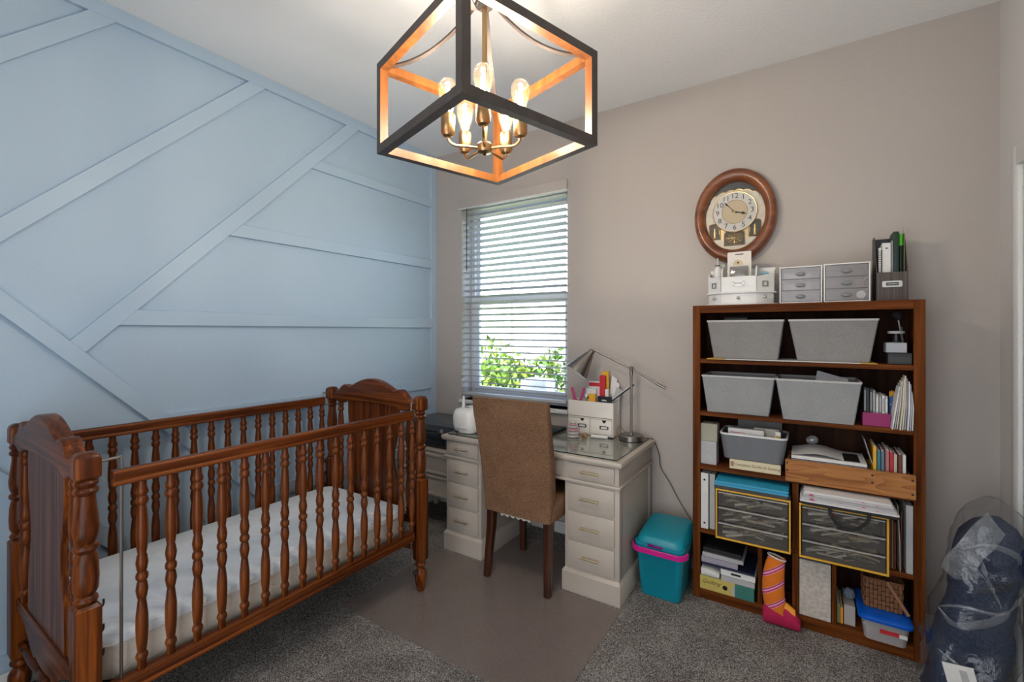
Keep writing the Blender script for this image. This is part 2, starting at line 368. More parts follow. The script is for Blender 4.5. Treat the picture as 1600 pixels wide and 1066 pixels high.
Bx(-1.93, -1.88, YW0-.012, YW0+.002, 1.668, 1.69).build('sash_lock', VINYL, win, .003)
Bx(WX0-.012, WX1+.012, YB-.03, YW0, WZ0-.028, WZ0).build('window_sill', WHITE, win, .005, 2)

# ------------------------------------------------------------------ outside the window
struct(Bx(-12, 8, YB+.19, 16, -.25, -.2).build('ground', plain('lawn', (.10, .16, .05), .9, var=.3, scale=30)), 'lawn outside the window')
fence = thing('vinyl_fence', 'tall white vinyl privacy fence seen outside through the window', 'fence', (-4, 6.6, -.2))
FW = plain('white_vinyl', (.70, .69, .70), .4, var=.01)
fp = None
for i in range(9):
    x = -8+i*.92
    if fp is None: fp = Bx(x, x+.91, 6.58, 6.62, -.2, 2.3).build('fence_panel', FW, fence)
    else: inst(fp, (x+.455, 6.60, -.2), fence)
fq = None
for i in range(0, 10, 2):
    x = -8+i*.92-.005
    if fq is None: fq = Bx(x-.06, x+.06, 6.52, 6.58, -.2, 2.4).build('fence_post', FW, fence, .008)
    else: inst(fq, (x, 6.55, -.2), fence)
shrub = thing('garden_shrub', 'leafy sunlit green shrub outside the lower window', 'shrub', (-2.75, 4.15, -.2))
fo = MB()
for i in range(7500):
    while True:
        p = Vector((R_.uniform(-1, 1), R_.uniform(-1, 1), R_.uniform(-1, 1)))
        if .25 < p.length < 1: break
    lump = noise.noise(p*2.2)
    c = Vector((-2.75+p.x*1.25, 4.15+p.y*.42, .42+p.z*(.80+.30*lump)))
    u = Vector((R_.gauss(0, 1), R_.gauss(0, 1), R_.gauss(.3, 1))).normalized(); w = u.orthogonal().normalized(); w.rotate(Matrix.Rotation(R_.uniform(0, 6.28), 3, u)); nn = u.cross(w)
    L = R_.uniform(.034, .062); B = L*.46
    fo.add([c-u*L, c-u*L*.1+w*B+nn*.006, c+u*L, c-u*L*.1-w*B+nn*.006], [(0, 1, 2, 3)], R_.choice((0, 0, 1, 2)))
stuff(fo.build('foliage', [plain('leaf_green', (.16, .30, .035), .45, var=.3), plain('leaf_lime', (.33, .42, .06), .45, var=.3), plain('leaf_dark', (.05, .12, .02), .5, var=.3)], shrub))
st = MB()
for i in range(14):
    a = R_.uniform(-.9, .9); st.tube(smoothpath([(-2.75+a*.5, 4.15, -.2), (-2.75+a*.8, 4.12+R_.uniform(-.1, .1), .4), (-2.75+a*1.1, 4.1+R_.uniform(-.2, .2), R_.uniform(.8, 1.05))], 4), .012, 5, 0, .004)
st.build('stem', plain('bark', (.09, .06, .04), .9), shrub)
# small white block seen at the right-hand foot of the window
tag(Bx(-2.22, -1.95, 3.55, 3.75, -.2, .98).build('utility_cabinet', plain('cabinet_white', (.7, .7, .7), .5), None, .02), 'small pale utility box outside by the shrub', 'utility box')

# window blind
bl = thing('window_blind', 'white slatted horizontal blind hanging inside the window', 'blind', (-1.883, YB+.03, WZ1))
BX0, BX1, BY = WX0+.004, WX1-.012, YB+.030
Bx(BX0, BX1, BY-.024, BY+.026, 2.412, 2.447).build('headrail', SLAT, bl, .002)
Bx(WX0-.014, WX1+.004, YB-.022, YB-.003, 2.408, 2.478).build('valance', TAN, bl, .002)
Bx(WX0-.018, WX1+.006, YB-.024, YB-.001, 2.400, 2.408).build('valance_edge', WHITE, bl, .001, 1)
NS = 30; P0, P1 = 2.382, .962
sm = MB(); tl = radians(-14.0); sl = None; prof = []
for k in range(7):
    t = (k/6-.5)*.05; prof.append((t*cos(tl), -t*sin(-tl)*1 + .0016*(1-(k/3-1)**2)))
ring = [(y, z) for y, z in prof]+[(y, z-.0034) for y, z in reversed(prof)]
for i in range(NS):
    z = P0+(P1-P0)*i/(NS-1)
    if sl is None:
        sm = MB(); sm.loft([[(x, BY+y, z+zz) for y, zz in ring] for x in (BX0+.004, BX1-.004)]); sl = sm.build('slat', SLAT, bl); z_off = WORLD[sl].z-z
    else: inst(sl, (WORLD[sl].x, WORLD[sl].y, z+z_off), bl)
Bx(BX0+.004, BX1-.004, BY-.024, BY+.024, .905, .925).build('bottom_rail', SLAT, bl, .003)
for x in (BX0+.12, -1.883, BX1-.12):
    for dy in (-.027, .027): MB().tube([(x, BY+dy, 2.41), (x, BY+dy, .925)], .0009, 4).build('ladder_cord', SLAT, bl)
m = MB(); m.tube([(-2.285, YB-.026, 2.40), (-2.285, YB-.028, 1.90)], .004, 8); m.build('tilt_wand', plain('smoked_wand', (.03, .035, .045), .3), bl)

# ------------------------------------------------------------------ crib
CX0, CX1, CY0, CY1 = -2.545, -1.772, .438, 1.812
crib = thing('baby_crib', 'cherry-stained wooden crib with turned spindles beside the blue wall', 'crib', ((CX0+CX1)/2, (CY0+CY1)/2, 0))
PW = .03
def post_mesh():
    m = MB(); w = PW
    # turned foot, neck and ball
    m.lathe([(.012, .0045), (.02, .0085), (.024, .03), (.03, .06), (.034, .085), (.033, .105), (.026, .12), (.02, .128), (.02, .136), (.027, .142), (.029, .15), (.026, .158), (.02, .163), (.022, .172)], n=20)
    def sq(z, s, r=.003): return rrect(0, 0, 2*s, 2*s, r, z, 2)
    m.loft([sq(.170, w-.006), sq(.182, w), sq(.612, w), sq(.622, w-.008)])
    m.lathe([(.02, .62), (.026, .626), (.029, .634), (.026, .642), (.021, .647), (.024, .652), (.029, .664), (.0305, .70), (.029, .74), (.025, .766), (.021, .772), (.028, .778), (.031, .786), (.028, .795), (.021, .80),
             (.026, .806), (.03, .825), (.031, .845), (.027, .885), (.0225, .925), (.022, .94), (.028, .946), (.03, .953), (.027, .960), (.022, .964), (.028, .97), (.0295, .977), (.026, .984), (.02, .988)], n=20)
    m.loft([sq(.984, w-.008, .006), sq(.994, w, .006), sq(1.045, w, .006), sq(1.057, w-.004, .006), sq(1.064, w-.012, .006)])
    return m
pm = None
for x in (CX0, CX1):
    for y in (CY0, CY1):
        if pm is None: pm = post_mesh().xf(Matrix.Translation((x, y, 0))).build('post', CRIB['z'], crib)
        else: inst(pm, (x, y, .0045), crib)
# front drop side and back side
SP = [(.0085, 0), (.011, .004), (.0115, .03), (.0145, .036), (.016, .044), (.0135, .052), (.0105, .056), (.0115, .062), (.0145, .09), (.016, .13), (.0155, .17), (.011, .215), (.010, .22), (.0125, .23), (.0158, .252), (.0125, .275),
      (.0105, .279), (.015, .286), (.0162, .294), (.015, .302), (.0105, .309), (.0125, .314), (.0158, .337), (.0125, .36), (.0105, .365), (.0135, .385), (.0162, .425), (.015, .47), (.0115, .51), (.0108, .52), (.015, .526), (.0168, .535), (.014, .545), (.0112, .549),
      (.0155, .556), (.0158, .564), (.0115, .578), (.011, .6)]
def side(x, zoff, nsp, y0, y1, tag_y0):
    zb, zt = .350, .948
    m = MB()
    m.prism([(x-.017, zt+zoff), (x+.017, zt+zoff), (x+.017, zt+.012+zoff), (x+.0145, zt+.015+zoff), (x+.017, zt+.018+zoff), (x+.016, zt+.043+zoff), (x+.012, zt+.047+zoff), (x-.012, zt+.047+zoff), (x-.016, zt+.043+zoff), (x-.017, zt+.018+zoff), (x-.0145, zt+.015+zoff), (x-.017, zt+.012+zoff)], 'xz', y0, y1)
    m.build('top_rail', CRIB['y'], crib, .0015, 1)
    m = MB()
    m.prism([(x-.017, .30), (x+.017, .30), (x+.018, .312), (x+.0145, .316), (x+.018, .320), (x+.018, .332), (x+.0145, .336), (x+.017, .340), (x+.016, .35), (x-.016, .35), (x-.017, .3)][:-1], 'xz', y0, y1)
    m.build('bottom_rail', CRIB['y'], crib, .001, 1)
    sp = None; k = (zt+zoff-zb+.004)/.6
    for i in range(nsp):
        y = tag_y0+.0785*i
        if sp is None: sp = MB().lathe([(r*1.06, z*k) for r, z in SP], x, y, 14, 0, zb-.002).build('spindle', CRIB['z'], crib)
        else: inst(sp, (x, y, zb-.002), crib)
side(CX1, 0, 16, .497, 1.752, .572)
side(CX0, .012, 16, .497, 1.752, .56)
# end boards
def crest(y):
    hw = (CX1-CX0)/2-PW+.004; cx = (CX0+CX1)/2
    def topz(u):
        a = abs(u)
        if a > .86: return 1.028+.012*(1-a)/.14
        if a > .54: t = (a-.54)/.32; return 1.078+.014*sin(pi*t)-.045*max(0, t-.35)**1.5/.52
        t = a/.54; return 1.078+.06*(cos(t*pi/2))**1.0
    N = 60; top = [(cx+hw*(-1+2*i/N), topz(-1+2*i/N)) for i in range(N+1)]
    def botz(u):
        a = abs(u)
        if a > .88: return .988
        if a > .62: return .988-.016*sin(pi*(a-.62)/.26)
        return .990+.012*cos(a/.62*pi/2)
    bot = [(cx+hw*(-1+2*i/30), botz(-1+2*i/30)) for i in range(30, -1, -1)]
    MB().prism(top+bot, 'xz', y-.024, y+.024).build('crest_rail', CRIB['x'], crib, .007, 3, 50)
    # shaped centre panel
    n = 16; L = []; zt, zb = 1.0, .40
    for i in range(n+1):
        t = i/n; z = zt+(zb-zt)*t; L.append((.205+.02*cos(2*pi*t*1.0)-.006*cos(4*pi*t), z))
    poly = [(cx-w, z) for w, z in L]+[(cx+w, z) for w, z in reversed(L)]
    MB().prism(poly, 'xz', y-.009, y+.009).build('panel', CRIB['z'], crib, .002, 1)
    # lower rail with a scalloped edge
    N = 40; bot = []
    for i in range(N, -1, -1):
        u = -1+2*i/N; a = abs(u); z = .352-.075*(cos(a*pi/2)**2)-.018*sin(a*pi*2)*(.3 < a < 1)
        bot.append((cx+hw*u, z))
    MB().prism([(cx-hw, .405), (cx+hw, .405)]+bot, 'xz', y-.016, y+.016).build('lower_rail', CRIB['x'], crib, .004, 2, 50)
    for s in (-1, 1):
        MB().lathe([(r*1.15, z*.6/.6) for r, z in SP], cx+s*.298, y, 14, 0, .398).build('end_spindle', CRIB['z'], crib)
    m = MB(); m.lathe([(r*1.0, (z-.3)*2*hw/.6) for r, z in SP], n=12)
    m.xf(Matrix.Translation((cx, y, .225)) @ Matrix.Rotation(pi/2, 4, 'Y')); m.build('stretcher', CRIB['x'], crib)
crest(CY0); crest(CY1)
# drop-side guide rods, brackets and peg hooks
for x in (CX0, CX1):
    for y, s in ((CY0+.082, -1), (CY1-.082+.012, 1)):
        m = MB(); yp = CY0 if s < 0 else CY1
        m.tube(smoothpath([(x, yp-s*PW, 1.03), (x, y+s*.012, 1.032), (x, y, 1.022), (x, y, .9), (x, y, .5), (x, y, .12)], 5), .0045, 8); m.build('guide_rod', RODM, crib)
        Bx(x-.012, x+.012, min(y, yp), max(y, yp), .118, .124).build('rod_bracket', RODM, crib)
        for z in (.60, .525, .45):
            m = MB(); m.tube(smoothpath([(x-.012, yp-s*(PW-.002), z-.012), (x-.012, yp-s*(PW+.008), z-.012), (x-.012, yp-s*(PW+.013), z-.004), (x-.012, yp-s*(PW+.013), z+.01)], 4), .0028, 6); m.build('peg_hook', BLACKM, crib)
Bx(CX0+.025, CX1-.025, CY0+.04, CY1-.04, .302, .318).build('mattress_support', BLACKCL, crib)
# mattress
MTOP = plain('mattress_cover', (.74, .80, .87), .85, var=.04, scale=14, bump=.3, bscale=45)
MSIDE = plain('mattress_side', (.70, .63, .55), .85, var=.03, scale=20, bump=.2, bscale=60)
mt = thing('crib_mattress', 'white crib mattress lying inside the crib', 'mattress', ((CX0+CX1)/2, (CY0+CY1)/2, .318))
mcx, mcy = (CX0+CX1)/2, (CY0+CY1)/2
MB().loft([rrect(mcx, mcy, .655, 1.25, .05, .319, 6), rrect(mcx, mcy, .685, 1.275, .06, .33, 6), rrect(mcx, mcy, .69, 1.28, .06, .38, 6), rrect(mcx, mcy, .688, 1.278, .06, .432, 6)]).build('side_border', MSIDE, mt, 0, 2, 60)
MB().loft([rrect(mcx, mcy, .692, 1.282, .06, .430, 6), rrect(mcx, mcy, .692, 1.282, .06, .448, 6), rrect(mcx, mcy, .68, 1.27, .06, .459, 6), rrect(mcx, mcy, .655, 1.245, .06, .464, 6), rrect(mcx, mcy, .3, .9, .06, .467, 6)]).build('top_cover', MTOP, mt, 0, 2, 60)
MB().tube(rrect(mcx, mcy, .692, 1.282, .06, .437, 6), .0035, 6, closed=True).build('piping', MSIDE, mt)

# ------------------------------------------------------------------ clear chair mat on the carpet
MATM = clear('chair_mat_vinyl', (.84, .80, .78), .14, .42, (.36, .30, .275), .25, bump=.1, bscale=14)
mp = [(-2.01, 1.49), (-.79, 1.49), (-.79, 2.235), (-1.145, 2.235), (-1.145, 2.62), (-1.68, 2.62), (-1.68, 2.235), (-2.01, 2.235)]
tag(MB().prism(mp, 'xy', .001, .004).build('chair_mat', MATM, None, .001, 1), 'clear vinyl chair mat lying on the carpet before the desk', 'chair mat')

# ------------------------------------------------------------------ desk
DX0, DX1, DY0, DY1 = -1.985, -.815, 2.268, 2.85
desk = thing('pedestal_desk', 'cream painted wooden desk with two drawer pedestals under the window', 'desk', ((DX0+DX1)/2, 2.55, 0))
m = MB(); m.loft([rrect((DX0+DX1)/2, (2.247+DY1)/2, 1.20, DY1-2.247, .004, .712, 2), rrect((DX0+DX1)/2, (2.24+DY1)/2, 1.215, DY1-2.24, .004, .722, 2), rrect((DX0+DX1)/2, (2.24+DY1)/2, 1.215, DY1-2.24, .004, .738, 2), rrect((DX0+DX1)/2, (2.243+DY1)/2, 1.21, DY1-2.243, .004, .743, 2)])
m.build('desk_top', CREAM, desk)
Bx(DX0, DX1, DY0, DY1-.005, .612, .712).build('apron', CREAM, desk, .002)
m = Bx(DX0-.012, DX1+.012, DY0-.014, DY1-.005, .598, .614); m.build('moulding', CREAM, desk, .005, 3)
pull = None
def pull_mesh(x, y, z):
    m = MB(); m.tube([(x-.052, y-.022, z), (x+.052, y-.022, z)], .0045, 10)
    for s in (-1, 1): m.tube([(x+s*.042, y, z), (x+s*.042, y-.022, z)], .004, 8); m.lathe([(.007, 0), (.007, .003)], n=10) if False else None
    return m
def drawer(x0, x1, z0, z1, y=DY0, withpull=True, parent=None):
    global pull
    d = MB(); d.box(x0, x1, y-.010, y+.004, z0, z1); o = d.build('drawer', CREAM, parent or desk, .004, 2)
    if withpull:
        xc, zc = (x0+x1)/2, (z0+z1)/2
        if pull is None: pull = pull_mesh(xc, y-.010, zc).build('pull', GOLDPULL, o)
        else: inst(pull, (xc, WORLD[pull].y, zc-.0045), o)
    return o
for x0, x1 in ((-1.984, -1.700), (-1.124, -.816)):
    Bx(x0, x1, DY0, DY1-.01, .118, .600).build('pedestal', CREAM, desk, .003)
    m = MB(); xc, yc, w, d = (x0+x1)/2, (2.252+DY1)/2, x1-x0+.024, DY1-2.252
    m.loft([rrect(xc, yc, w, d, .003, 0, 2), rrect(xc, yc, w, d, .003, .105, 2), rrect(xc, yc+.004, w-.01, d-.008, .003, .114, 2), rrect(xc, yc+.008, w-.022, d-.016, .003, .121, 2)]); m.build('plinth', CREAM, desk)
    a, b = x0+.022, x1-.022
    for z0, z1 in ((.450, .588), (.290, .437), (.136, .277)): drawer(a, b, z0, z1)
    drawer(a, b, .622, .706)
drawer(-1.682, -1.142, .622, .706)
for x in (DX1-.0035, ):    # raised stile strips on the visible right side
    for y0, y1 in ((DY0, DY0+.05), (DY1-.06, DY1-.012)): Bx(x, x+.006, y0, y1, .121, .598).build('side_stile', CREAM, desk, .002)
Bx(-1.70, -1.124, DY1-.03, DY1-.012, .15, .61).build('modesty_panel', CREAM, desk)
DGL = clear('desk_glass', (.93, .96, .95), .26, .03, (.6, .66, .64), .02); DGE = plain('glass_edge', (.012, .03, .028), .15)
m = MB(); m.box(-1.975, -.828, 2.275, 2.842, .7435, .7495); m.m = [0, 0, 1, 1, 1, 1]
tag(m.build('glass_sheet', [DGL, DGE]), 'clear glass sheet covering the cream desk top', 'glass top')
ZD = .7497

# ------------------------------------------------------------------ chair
ch = thing('parsons_chair', 'brown chenille parsons chair with dark wooden legs pushed up to the desk', 'chair', (-1.36, 2.3, 0))
rings = []
for i in range(15):
    t = i/14; z = .392+t*.662; cy = 2.165-.02*t-.125*t**1.6; w = .425+.06*t**.8; th = .085-.03*t
    if i == 14: w -= .018; th -= .022
    if i == 13: z = 1.042; w -= .003; th -= .006
    rings.append(rrect(-1.358+.02*t, cy, w, th, .02, z, 4))
MB().loft(rings).build('backrest', CHAIRF, ch, 0, 2, 60)
MB().loft([rrect(-1.36, 2.345, .44, .40, .03, .392, 4), rrect(-1.36, 2.345, .45, .41, .035, .40, 4), rrect(-1.36, 2.345, .455, .415, .04, .47, 4), rrect(-1.36, 2.345, .445, .405, .05, .495, 4), rrect(-1.36, 2.345, .40, .36, .06, .508, 4)]).build('seat', CHAIRF, ch, 0, 2, 60)
for x, s in ((-1.545, -1), (-1.172, 1)):
    MB().loft([rrect(x+s*.012, 2.135, .034, .036, .004, 0.004, 2), rrect(x+s*.008, 2.145, .037, .04, .004, .12, 2), rrect(x+s*.002, 2.163, .042, .046, .004, .28, 2), rrect(x, 2.17, .046, .05, .004, .393, 2)]).build('leg', CHAIRL, ch)
    MB().loft([rrect(x, 2.515, .034, .034, .004, 0.004, 2), rrect(x, 2.51, .046, .046, .004, .393, 2)]).build('leg', CHAIRL, ch)
m = MB(); pts = [(-1.36+.10*k/8, 2.135+.002*sin(k*2), .389-.014*abs(sin(k*1.1))) for k in range(-8, 9)]
m.loft([[(x, y, .394) for x, y, z in pts], [(x, y-.008, z) for x, y, z in pts], [(x, y+.02, z+.004) for x, y, z in pts]], False, False, closed=False); m.build('loose_lining', plain('lining_cloth', (.5, .47, .42), .9), ch)

# ------------------------------------------------------------------ printer stand and printer
ps = thing('printer_cabinet', 'low cream cabinet on legs between the desk and the blue wall', 'cabinet', (-2.31, 2.62, 0))
Bx(-2.60, -2.03, 2.43, 2.84, .235, .565).build('body', CREAM, ps, .003)
Bx(-2.612, -2.018, 2.42, 2.845, .556, .572).build('cabinet_top', CREAM, ps, .004)
for z0, z1 in ((.405, .545), (.25, .392)):
    o = Bx(-2.585, -2.045, 2.418, 2.434, z0, z1).build('drawer', CREAM, ps, .003)
    for a in ((-2.585, -2.045, 2.408, 2.419, z1-.02, z1), (-2.585, -2.045, 2.408, 2.419, z0, z0+.02), (-2.585, -2.565, 2.408, 2.419, z0+.02, z1-.02), (-2.065, -2.045, 2.408, 2.419, z0+.02, z1-.02)):
        Bx(*a).build('drawer_moulding', CREAM, o, .003)
for x in (-2.57, -2.06):
    for y in (2.46, 2.81): MB().loft([rrect(x, y, .03, .03, .003, 0, 2), rrect(x, y, .045, .045, .003, .237, 2)]).build('leg', CREAM, ps)
pr = thing('inkjet_printer', 'black printer on the low cream cabinet in the corner', 'printer', (-2.31, 2.62, .5725))
MB().loft([rrect(-2.31, 2.635, .50, .34, .02, .573, 3), rrect(-2.31, 2.635, .52, .36, .025, .60, 3), rrect(-2.31, 2.635, .52, .36, .025, .675, 3), rrect(-2.31, 2.645, .51, .34, .025, .69, 3)]).build('body', BLACK, pr)
MB().loft([rrect(-2.31, 2.64, .515, .35, .025, .692, 3), rrect(-2.31, 2.64, .515, .35, .025, .735, 3), rrect(-2.31, 2.645, .49, .325, .03, .75, 3)]).build('scanner_lid', plain('printer_lid', (.06, .065, .075), .35), pr)
Bx(-2.45, -2.17, 2.448, 2.46, .60, .64).build('output_slot', plain('slot_black', (.004, .004, .005), .5), pr)
Bx(-2.24, -2.10, 2.452, 2.462, .684, .72).build('control_panel', CHAR, pr, .003)
Bx(-2.205, -2.18, 2.449, 2.454, .69, .715).build('screen', plain('pale_screen', (.28, .32, .36), .2), pr)

# ------------------------------------------------------------------ white craft machine
cm = thing('craft_machine', 'rounded white tabletop machine with an upright lever on the desk', 'machine', (-1.9, 2.42, ZD))
rg = []
for z, w, d in ((.7505, .125, .20), (.757, .135, .215), (.80, .15, .235), (.85, .152, .24), (.885, .142, .23), (.902, .12, .205), (.908, .08, .16)):
    w *= 1.2; d *= 1.08; rg.append(rrect(-1.898, 2.43, w, d, min(w, d)*.32, z, 5))
MB().loft(rg).build('body', PLAST_W, cm, 0, 2, 60)
Bx(-1.965, -1.915, 2.307, 2.316, .757, .767).build('feed_slot', CHAR, cm, .002)
Bx(-1.955, -1.845, 2.3005, 2.308, .781, .783).build('seam_line', GREY, cm)
m = MB(); m.loft([rrect(-1.945, 2.395, .026, .022, .006, .895, 3), rrect(-1.945, 2.395, .018, .016, .005, .93, 3), rrect(-1.94, 2.39, .014, .012, .004, .975, 3), rrect(-1.938, 2.388, .008, .008, .003, .985, 3)]); m.build('lever', PLAST_W, cm)
Bx(-1.935, -1.90, 2.385, 2.405, .9035, .9095).build('slot_cover', CHAR, cm, .002)

# ------------------------------------------------------------------ laptop, jars and bits on the desk
lp = thing('closed_laptop', 'closed dark laptop lying flat on the glass behind the chair', 'laptop', (-1.55, 2.66, ZD))
Bx(-1.72, -1.375, 2.56, 2.80, ZD+.0005, ZD+.011).build('base', BLACK, lp, .003)
Bx(-1.72, -1.375, 2.56, 2.80, ZD+.012, ZD+.019).build('lid', plain('laptop_teal_black', (.012, .03, .038), .3), lp, .003)
cmx = thing('cutting_mat', 'thin dark craft mat on the glass beside the white machine', 'mat', (-1.77, 2.42, ZD))
Bx(-1.82, -1.58, 2.36, 2.52, ZD+.0004, ZD+.003).build('sheet', CHAR, cmx, .001, 1)
for i in range(6): Bx(-1.81, -1.59, 2.375+i*.025, 2.377+i*.025, ZD+.003, ZD+.0034).build('printed_line', PAPERG, cmx)
JAR = clear('clear_jar', (.95, .97, .97), .3, .18, (.8, .78, .78), .1); BEADP = plain('pink_beads', (.75, .25, .33), .4, var=.3, scale=120); BEADW = plain('white_beads', (.78, .70, .68), .4, var=.25, scale=120)
js = thing('stacked_bead_jar', 'tower of clear screw-together bead jars with pink beads on the desk', 'jar', (-1.245, 2.625, ZD))
z = ZD+.0005
for r, h, c in ((.040, .020, BEADW), (.040, .020, BEADW), (.040, .020, BEADP), (.036, .013, BEADW), (.024, .016, BEADP), (.022, .012, BEADW)):
    o = MB().lathe([(r*.9, 0), (r, .002), (r, h-.003), (r*.93, h)], -1.245, 2.625, 20, 0, z).build('jar_tier', JAR, js)
    MB().lathe([(r*.82, .002), (r*.86, .004), (r*.86, h-.006), (r*.7, h-.004)], -1.245, 2.625, 16, 0, z).build('beads', c, o)
    z += h
cl = thing('binder_clip', 'small gold clip lying in front of the white desk organiser', 'clip', (-1.185, 2.66, ZD))
MB().prism([(-1.2, ZD+.0005), (-1.168, ZD+.0005), (-1.172, ZD+.022), (-1.195, ZD+.022)], 'xz', 2.65, 2.675).build('clip_body', plain('gold_clip', (.55, .28, .12), .35, .8), cl, .002)
MB().tube([(-1.195, 2.648, ZD+.006), (-1.192, 2.64, ZD+.02), (-1.174, 2.64, ZD+.02), (-1.171, 2.648, ZD+.006)], .0012, 6).build('wire_loop', GOLDPULL, cl)
rl = thing('white_label_roll_strip', 'flat white strip with a curled edge in front of the white organiser', 'strip', (-1.1, 2.68, ZD))
MB().loft([[(-1.155, y, ZD+.0005+h) for y, h in ((2.665, .004), (2.67, .0), (2.70, .0), (2.705, .010))], [(-1.05, y+.012, ZD+.0005+h) for y, h in ((2.665, .006), (2.67, .0), (2.70, .0), (2.705, .012))]], False, False, closed=False).build('strip_sheet', PAPER, rl)
Bx(-1.045, -1.012, 2.705, 2.716, ZD+.0005, ZD+.007).build('strip_end', BLACK, rl)

# white desk organiser box with two drawers
ob = thing('desk_organiser', 'white wooden organiser box with two little drawers on the desk', 'organiser', (-1.175, 2.79, ZD))
ox0, ox1, oy0, oy1 = -1.33, -1.02, 2.735, 2.855
OW = plain('organiser_white', (.76, .72, .67), .45, var=.02)
for a in ((ox0, ox0+.008, oy0, oy1, .75, .965), (ox1-.008, ox1, oy0, oy1, .75, .965), (ox0+.008, ox1-.008, oy1-.008, oy1, .75, .965), (ox0+.008, ox1-.008, oy0+.002, oy1-.008, .75, .757), (ox0+.008, ox1-.008, oy0+.002, oy1-.008, .855, .862), (ox0+.008, ox1-.008, oy0, oy0+.008, .866, .965), ((ox0+ox1)/2-.003, (ox0+ox1)/2+.003, oy0+.004, oy1-.008, .757, .855)):
    Bx(*a).build('panel', OW, ob, .001, 1)
xm = (ox0+ox1)/2
for x0, x1 in ((ox0+.010, xm-.005), (xm+.005, ox1-.010)):
    d = Bx(x0, x1, oy0-.002, oy0+.10, .759, .853).build('drawer', OW, ob, .002)
    xc = (x0+x1)/2+.02
    MB().prism([(xc-.013, .853)]+[(xc+.013*cos(a), .853-.018*sin(a)) for a in [pi-pi*k/8 for k in range(1, 8)]]+[(xc+.013, .853)], 'xz', oy0-.0028, oy0-.0019).build('finger_notch', BLACK, d)
    m = MB()
    for a in ((xc-.025, xc+.025, .812, .817), (xc-.025, xc+.025, .795, .80), (xc-.03, xc-.02, .797, .815), (xc+.02, xc+.03, .797, .815)): m.box(a[0], a[1], oy0-.006, oy0-.002, a[2], a[3])
    m.build('label_frame', plain('pewter', (.22, .2, .18), .4, .8), d, .001, 1)
    Bx(xc-.02, xc+.02, oy0-.0035, oy0-.0021, .80, .812).build('label_card', PAPER, d)
# things standing in the organiser
ZO = .8625
sc = thing('scissors', 'pair of scissors with pink handles standing in the white desk organiser', 'scissors', (-1.28, 2.775, ZO))
for s, x in ((-1, -1.305), (1, -1.255)):
    m = MB(); xx = -1.28+s*.006
    m.loft([rrect(xx, 2.775, .016, .012, .005, .93, 3), rrect(xx+s*.016, 2.775, .018, .012, .005, .97, 3), rrect(xx+s*.034, 2.775, .02, .012, .005, 1.03, 3), rrect(xx+s*.036, 2.775, .014, .01, .004, 1.045, 3)]); m.build('handle', plain('magenta_handle', (.55, .05, .20), .35), sc)
m = MB(); m.loft([rrect(-1.28, 2.775, .008, .003, .001, ZO+.001, 2), rrect(-1.28, 2.775, .024, .006, .002, .935, 2)]); m.build('blade', STEEL, sc)
def carton(name, label, cat, x0, x1, y0, y1, z0, z1, mt, band, bz, group=None, extra=None):
    t = thing(name, label, cat, ((x0+x1)/2, (y0+y1)/2, z0), group)
    o = Bx(x0, x1, y0, y1, z0+.0005, z1).build('box', mt, t, .0015, 1)
    if band:
        Bx(x0+.003, x1-.003, y0-.0009, y0+.0002, z0+(z1-z0)*bz[0], z0+(z1-z0)*bz[1]).build('printed_band', band, t)
    m = Bx(x0+.002, x1-.002, y0+.001, y1-.001, z1, z1+.0012); m.build('top_flap', mt, t)
    return t
carton('needle_box', 'tall white and red carton in the desk organiser under the lamp shade', 'carton', -1.215, -1.135, 2.80, 2.825, ZO, 1.088, PAPER, RED, (.86, .97))
carton('pin_box', 'white carton with brown label in the desk organiser', 'carton', -1.22, -1.15, 2.772, 2.79, ZO, 1.045, PAPER, BROWNC, (.62, .72))
carton('orange_box', 'orange and yellow carton at the front of the desk organiser', 'carton', -1.19, -1.145, 2.745, 2.762, ZO, 1.012, YELLOW, ORANGE, (.45, .82))
carton('red_box', 'tall plain red box sticking out of the desk organiser', 'box', -1.132, -1.095, 2.785, 2.81, ZO, 1.13, RED, None, None)
carton('yellow_box', 'yellow box standing behind the red box in the desk organiser', 'box', -1.128, -1.083, 2.815, 2.832, ZO, 1.155, YELLOW, RED, (.5, .6))
carton('white_glue_box', 'small plain white box beside the red box in the organiser', 'box', -1.09, -1.07, 2.775, 2.795, ZO, 1.045, PAPER, None, None)
t = carton('ink_box', 'low black ink carton with white print at the front of the organiser', 'carton', -1.13, -1.04, 2.745, 2.768, ZO, 1.0, BLACK, None, None)
scribble(-1.10, -1.068, 2.7446, .978, .006, .0022, 4).build('print', PAPER, t)
t = thing('green_thread_jar', 'small pale green bottle at the front of the desk organiser', 'bottle', (-1.212, 2.753, ZO))
MB().lathe([(.010, 0), (.011, .004), (.011, .1), (.007, .118), (.007, .125)], -1.212, 2.7575, 14, 0, ZO+.0005).build('bottle', clear('green_bottle', (.6, .75, .55), .2, .5, (.35, .42, .28), .2), t)
MB().lathe([(.009, 0), (.009, .02), (.006, .024)], -1.212, 2.7575, 12, 0, ZO+.1255).build('cap', PLAST_W, t)
for i in range(3):
    t = thing('loose_paper', ['tall white sheet of paper at the back of the desk organiser', 'curled white paper in the desk organiser by the lamp pole', 'short grey paper in the desk organiser behind the ink carton'][i], 'paper', (-1.06, 2.82, ZO))
    x0 = -1.10+.02*i; hgt = (1.13, 1.10, 1.06)[i]
    MB().loft([[(x0, 2.838-.012*i, ZO+.001), (x0+.04, 2.838-.012*i, ZO+.001)], [(x0+.015, 2.84-.012*i, 1.0), (x0+.055, 2.84-.012*i, 1.0)], [(x0+.03, 2.843-.012*i, hgt), (x0+.065, 2.846-.012*i, hgt-.02)]], False, False, closed=False).build('sheet', (PAPER, PAPER, PAPERG)[i], t)
